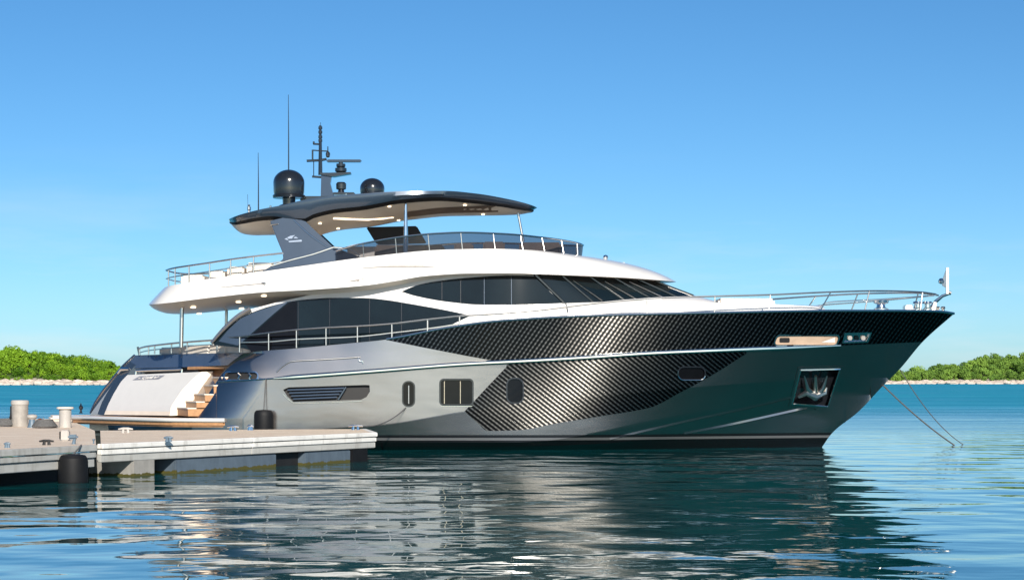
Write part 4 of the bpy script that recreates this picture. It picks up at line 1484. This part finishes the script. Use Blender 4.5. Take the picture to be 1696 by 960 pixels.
# overhang posts
v = W(301.5, 500, 1.6)
MB().tube([v + Vector((0, 0, 0.05)), W(300, 575, 1.6)], 0.066, 12).build("overhang_post", 'steel', yacht)
MB().tube([W(375.5, 505, -1.4), W(373, 585, -1.4)], 0.05, 10).build("overhang_post", 'steel', yacht)
# stern rail
sr = [(376, 562, 1.9), (348, 563.5, 1.2), (300, 567, 0.1), (262, 571, -1.0), (240, 574, -1.8), (229, 577, -2.3)]
o_ = MB().tube([W(*p) for p in curve(sr[::-1], 40)], 0.028, 8).build("guard_rail", 'steel', yacht)
MB().tube([W(p[0] + 1, p[1] + 7, p[2]) for p in curve(sr[::-1], 40)], 0.018, 6).build("mid_rail", 'steel', o_)
for x, y0, y1, b in ((231, 577, 588, -2.25), (246, 573.5, 587, -1.6), (256, 572, 586, -1.2), (284, 569, 585, -0.4), (310, 566, 580, 0.3), (360, 563, 578, 1.5)):
    MB().tube([W(x, y0, b), W(x, y1, b)], 0.024, 6).build("stanchion", 'steel', o_)
MB().tube([W(228, 574, -2.35), W(231, 588, -2.35)], 0.035, 6).build("rail_end", 'black', o_)

# ================================================================== DOCK
ZD = 0.75
def dock(root_label, outline, edges, floats, name="floating_dock"):
    c = outline[0]
    root = empty(name, (c.x, c.y, 0))
    tag(root, root_label, "dock", "pontoons beside the yacht")
    MB().prism(outline, (0, 0, -0.10)).build("deck", 'dockdeck', root, smooth=False)
    for (A, B, rows) in edges:
        d = (B - A)
        d.z = 0
        L = d.length
        d.normalize()
        nrm = Vector((d.y, -d.x, 0))
        for (z1, z0, out, mat, nm) in rows:
            k = max(1, round(L / 4.5)) if nm != "rim_board" else max(1, round(L / 6))
            for q in range(k):
                s0, s1 = L * q / k + 0.012, L * (q + 1) / k - 0.012
                p0, p1 = A + d * s0, A + d * s1
                MB().prism([(p0 + nrm * out).to_tuple()[:2] + (z0,), (p1 + nrm * out).to_tuple()[:2] + (z0,), (p1 - nrm * 0.12).to_tuple()[:2] + (z0,), (p0 - nrm * 0.12).to_tuple()[:2] + (z0,)], (0, 0, z1 - z0)).build(nm, mat, root, smooth=False, bevel=0.012)
        for (f0, f1, z1, z0, back, mat, nm) in floats.get((A.to_tuple(), B.to_tuple()), []):
            p0, p1 = A + d * L * f0 - nrm * back, A + d * L * f1 - nrm * back
            MB().prism([p0.to_tuple()[:2] + (z0,), p1.to_tuple()[:2] + (z0,), (p1 - nrm * 1.4).to_tuple()[:2] + (z0,), (p0 - nrm * 1.4).to_tuple()[:2] + (z0,)], (0, 0, z1 - z0)).build(nm, mat, root, smooth=False, bevel=0.03)
    return root
A, B, C_, D_, E_ = G(167, 735, ZD), G(622, 716, ZD), G(604, 709.7, ZD), G(300, 711.8, ZD), G(166, 712.5, ZD)
rows_r = [(ZD + 0.004, ZD - 0.105, 0.05, 'board', "rim_board"), (ZD - 0.125, ZD - 0.235, 0.02, 'board', "skirt_board"), (ZD - 0.245, ZD - 0.40, -0.01, 'board_grey', "skirt_board")]
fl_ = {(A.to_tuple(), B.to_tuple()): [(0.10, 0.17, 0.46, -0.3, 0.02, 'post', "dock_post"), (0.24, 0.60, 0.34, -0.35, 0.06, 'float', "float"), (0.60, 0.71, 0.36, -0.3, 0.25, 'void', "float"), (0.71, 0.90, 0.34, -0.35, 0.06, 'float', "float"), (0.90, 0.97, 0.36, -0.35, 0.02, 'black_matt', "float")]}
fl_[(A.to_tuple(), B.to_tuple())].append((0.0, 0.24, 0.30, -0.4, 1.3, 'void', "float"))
dk1 = dock("low white sided floating dock running along the yacht's hull, its end under the mooring cleat", [A, B, C_, D_, E_], [(A, B, rows_r), (B, C_, rows_r)], fl_)
A2, B2 = G(-60, 748.5, ZD), G(159, 736.5, ZD)
H2, I2 = G(112, 693.5, ZD), G(-60, 692, ZD)
E2 = G(157, 712.7, ZD)
rows_l = [(ZD + 0.004, ZD - 0.13, 0.05, 'board_grey', "rim_board"), (ZD - 0.15, ZD - 0.27, 0.02, 'board_grey', "skirt_board"), (ZD - 0.285, ZD - 0.47, -0.03, 'board_grey', "skirt_board")]
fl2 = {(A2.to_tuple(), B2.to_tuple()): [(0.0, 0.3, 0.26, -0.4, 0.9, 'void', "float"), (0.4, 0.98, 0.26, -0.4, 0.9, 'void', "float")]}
dk2 = dock("wide weathered floating dock at the stern carrying the two capped posts", [A2, B2, E2, H2, I2], [(A2, B2, rows_l)], fl2)

# posts and small gear on the dock
def on(px, py, z=ZD):
    return G(px, py, z)
def sc_at(v):
    return v.y / F
v = on(33, 706)
s = sc_at(v)
o_ = empty("dock_post", v)
tag(o_, "thick grey round post with pale cap, the taller one at the dock's far left", "post", "capped posts on the dock")
MB().lathe(v, [(13.5 * s, 0), (13.5 * s, 36 * s), (12 * s, 36.5 * s)], 24).build("shaft", 'bollard', o_)
MB().lathe(v, [(13.4 * s, 35.5 * s), (14.6 * s, 37 * s), (14.6 * s, 42 * s), (13 * s, 43.6 * s), (0, 44 * s)], 24).build("cap", 'plastic', o_)
MB().tube([v + Vector((-14 * s, -0.02, 34 * s)), v + Vector((-14.5 * s, -0.02, 20 * s)), v + Vector((-15 * s, -0.1, 12 * s)), v + Vector((-18 * s, -0.2, 6 * s))], 0.035, 6).build("cable", 'black_matt', o_)
v = on(108, 707.5)
s = sc_at(v)
o_ = empty("dock_post", v)
tag(o_, "slimmer pale post with flat wide tan cap, beside the swim platform's tip", "post", "capped posts on the dock")
MB().lathe(v, [(10 * s, 0), (10 * s, 31 * s)], 20).build("shaft", 'plastic', o_)
MB().lathe(v, [(10 * s, 30 * s), (14 * s, 31 * s), (14 * s, 33.5 * s), (12 * s, 34.2 * s), (0, 34.4 * s)], 20).build("cap", 'cushion', o_)
v = on(53, 707.5)
s = sc_at(v)
o_ = empty("mooring_bollard", v)
tag(o_, "small mushroom headed blue grey bollard between the two capped posts", "bollard")
MB().lathe(v, [(8 * s, 0), (6 * s, 5 * s), (5 * s, 14 * s)], 16).build("stem", 'bluegrey', o_)
MB().lathe(v, [(5 * s, 13 * s), (8.5 * s, 17 * s), (8.5 * s, 20 * s), (6 * s, 21.5 * s), (0, 22 * s)], 16).build("head", 'plastic', o_)
v = on(108, 729)
s = sc_at(v)
o_ = empty("service_pedestal", v)
tag(o_, "short white square pedestal at the joint of the two docks", "pedestal")
MB().box(v.x - 6 * s, v.x + 7 * s, v.y - 0.1, v.y + 0.1, ZD, ZD + 17 * s).build("body", 'plastic', o_, bevel=0.02)
MB().box(v.x - 9 * s, v.x - 6 * s, v.y - 0.06, v.y + 0.04, ZD + 2 * s, ZD + 15 * s).build("clip", 'black_matt', o_, bevel=0.01)
v = on(122, 735)
s = sc_at(v)
o_ = empty("dock_cleat", v)
tag(o_, "blue grey T shaped cleat on the dock edge above the black fender", "cleat")
MB().tube([v, v + Vector((0.02, 0, 9 * s))], [3.2 * s, 2.4 * s], 10).build("stem", 'bluegrey', o_)
MB().box(v.x - 9 * s, v.x + 7 * s, v.y - 0.07, v.y + 0.07, ZD + 8 * s, ZD + 16 * s).build("horn", 'bluegrey', o_, bevel=0.035)
v = on(155, 734.5)
s = sc_at(v)
o_ = empty("bollard_pin", v)
tag(o_, "tiny dark mushroom pin on the dock edge right of the T shaped cleat", "pin")
MB().lathe(v, [(1.2 * s, 0), (1.2 * s, 5 * s), (2.4 * s, 6 * s), (2.2 * s, 8 * s), (0, 8.3 * s)], 10).build("head", 'bluegrey', o_)
# steel cleats along the deck
def cleat(px, py, w_, label, mat='chrome'):
    v = on(px, py)
    s = sc_at(v)
    o = empty("steel_cleat", v)
    tag(o, label, "cleat", "steel cleats on the dock")
    m = MB()
    for dx in (-0.2, 0.2):
        m.tube([v + Vector((dx * w_ * s, 0, 0)), v + Vector((dx * w_ * s * 0.8, 0, 7 * s))], [3 * s, 2 * s], 8)
    m.build("foot", mat, o)
    MB().tube([v + Vector((-w_ * 0.55 * s, 0, 6.2 * s)), v + Vector((-w_ * 0.2 * s, 0, 7.2 * s)), v + Vector((w_ * 0.2 * s, 0, 7.2 * s)), v + Vector((w_ * 0.55 * s, 0, 6.2 * s))], [1.3 * s, 2.2 * s, 2.2 * s, 1.3 * s], 8).build("horn", mat, o)
    return o
cleat(589, 711.5, 22, "polished steel cleat at the dock's far end, wound with the mooring line")
cleat(386, 713, 18, "polished steel cleat nearest below the yacht's rounded stern quarter")
cleat(415, 712, 10, "small polished cleat between the stern quarter and the black hull fender")
cleat(208, 716.5, 22, "white cleat on the dock under the swim platform", 'plastic')
cleat(279, 731, 14, "dark weathered low cleat on the white dock rim in front of the stairs", 'bluegrey')
cleat(12, 741, 10, "tiny dark cleat on the grey dock rim at the photo's left edge", 'bluegrey')
cleat(77, 736.5, 22, "dark rusty cleat on the dock edge left of the white pedestal", 'void')
# winch with a rusty housing and coiled hoses further back
v = on(66, 703)
s = sc_at(v)
o_ = empty("hand_winch", v)
tag(o_, "rust brown hand winch on the dock behind the small bollard", "winch")
MB().lathe(v, [(4 * s, 0), (4 * s, 4 * s), (2.5 * s, 5 * s), (2.5 * s, 9 * s), (4 * s, 10 * s), (0, 11 * s)], 12).build("drum", 'rust', o_)
MB().tube([v + Vector((2 * s, 0, 8 * s)), v + Vector((6 * s, 0, 9 * s)), v + Vector((6 * s, 0, 12 * s))], 0.02, 6).build("crank", 'steel', o_)
def coil(px, py, r, label):
    v = on(px, py)
    m = MB()
    pts = []
    for k in range(120):
        a = k * 0.32
        rr = r * (1 - 0.0035 * k)
        pts.append(v + Vector((math.cos(a) * rr, math.sin(a) * rr * 0.9, 0.04 + 0.0016 * k)))
    o = m.tube(pts, 0.035, 6).build("rope_coil", 'rope', None)
    tag(o, label, "rope coil", "coiled ropes on the dock")
coil(74, 708.5, 0.36, "dark rope coil on the dock between the bollard and the slim post")
coil(8, 706, 0.34, "dark rope coil on the dock left of the thick post")
v = on(84, 697)
o_ = MB().prism([v, v + Vector((1.0, 0.3, 0)), v + Vector((1.3, 2.5, 0)), v + Vector((-0.6, 2.2, 0))], (0, 0, 0.18)).build("tarpaulin_bundle", 'cushion', None, bevel=0.07)
tag(o_, "pale folded tarpaulin bundle at the back of the dock behind the posts", "bundle")
v = W(134, 684, -2.55)
MB().lathe(v, [(0.08, 0), (0.035, 0.05), (0.035, 0.12), (0.07, 0.15), (0.075, 0.22), (0.03, 0.27), (0.012, 0.34), (0, 0.35)], 12).build("platform_lamp", 'black', yacht)

# black fenders
def fender(c, r, h_, label, lines):
    o = empty("rubber_fender", (c.x, c.y, 0))
    tag(o, label, "fender", "black fenders")
    prof = [(0.0, c.z)]
    for k in range(1, 7):
        a = R(-90 + 15 * k)
        prof.append((r * (0.55 + 0.45 * math.cos(a)) if k < 6 else r, c.z + r * 0.45 * (1 + math.sin(a))))
    prof += [(r, c.z + h_ * 0.75), (r * 0.96, c.z + h_ * 0.88), (r * 0.8, c.z + h_ * 0.97), (r * 0.3, c.z + h_), (0, c.z + h_)]
    MB().lathe((c.x, c.y, 0), prof, 28).build("body", 'black_matt', o)
    MB().tube(lines, 0.018, 6).build("lanyard", 'rope', o)
    return o
v = at_y(121, 803, 40.9)
v.z = -0.10
fender(v, 0.31, 0.70, "big black rubber fender hanging on the dock's front face at the joint", [v + Vector((0, 0, 0.69)), v + Vector((0.05, 0.25, 0.80)), v + Vector((0.05, 0.55, 0.87))])
v = W(437, 716, 3.36)
top_ = S(440, 628, 0.06)
fender(v, 0.30, 0.70, "black fender squeezed between the yacht's aft side and the dock", [v + Vector((0, 0, 0.70)), v + Vector((0.0, 0.1, 0.9)), top_])

# ropes
def rope(name, pts, r, mat, label, group=None):
    o = MB().tube(pts, r, 6).build(name, mat, None)
    tag(o, label, "rope", group)
def sag(a, b, d, n=24):
    return [a.lerp(b, i / n) + Vector((0, 0, -4 * d * (i / n) * (1 - i / n))) for i in range(n + 1)]
rope("mooring_line", sag(on(589, 711.5) + Vector((0, 0, 0.13)), S(672, 675, 0.02), 0.22), 0.02, 'rope', "thin dark mooring line from the dock's end cleat up to the oval porthole", "mooring ropes")
rope("anchor_line", sag(W(1463, 638, 0.05), G(1584, 739, -0.05), 0.10), 0.026, 'rope', "dark anchor rope, the nearer and lower of two from the bow into the water", "mooring ropes")
rope("anchor_line", sag(W(1491, 612, -0.05), G(1599, 738, -0.05), 0.30), 0.015, 'rope', "mottled anchor rope, the higher and farther of two from the bow into the water", "mooring ropes")
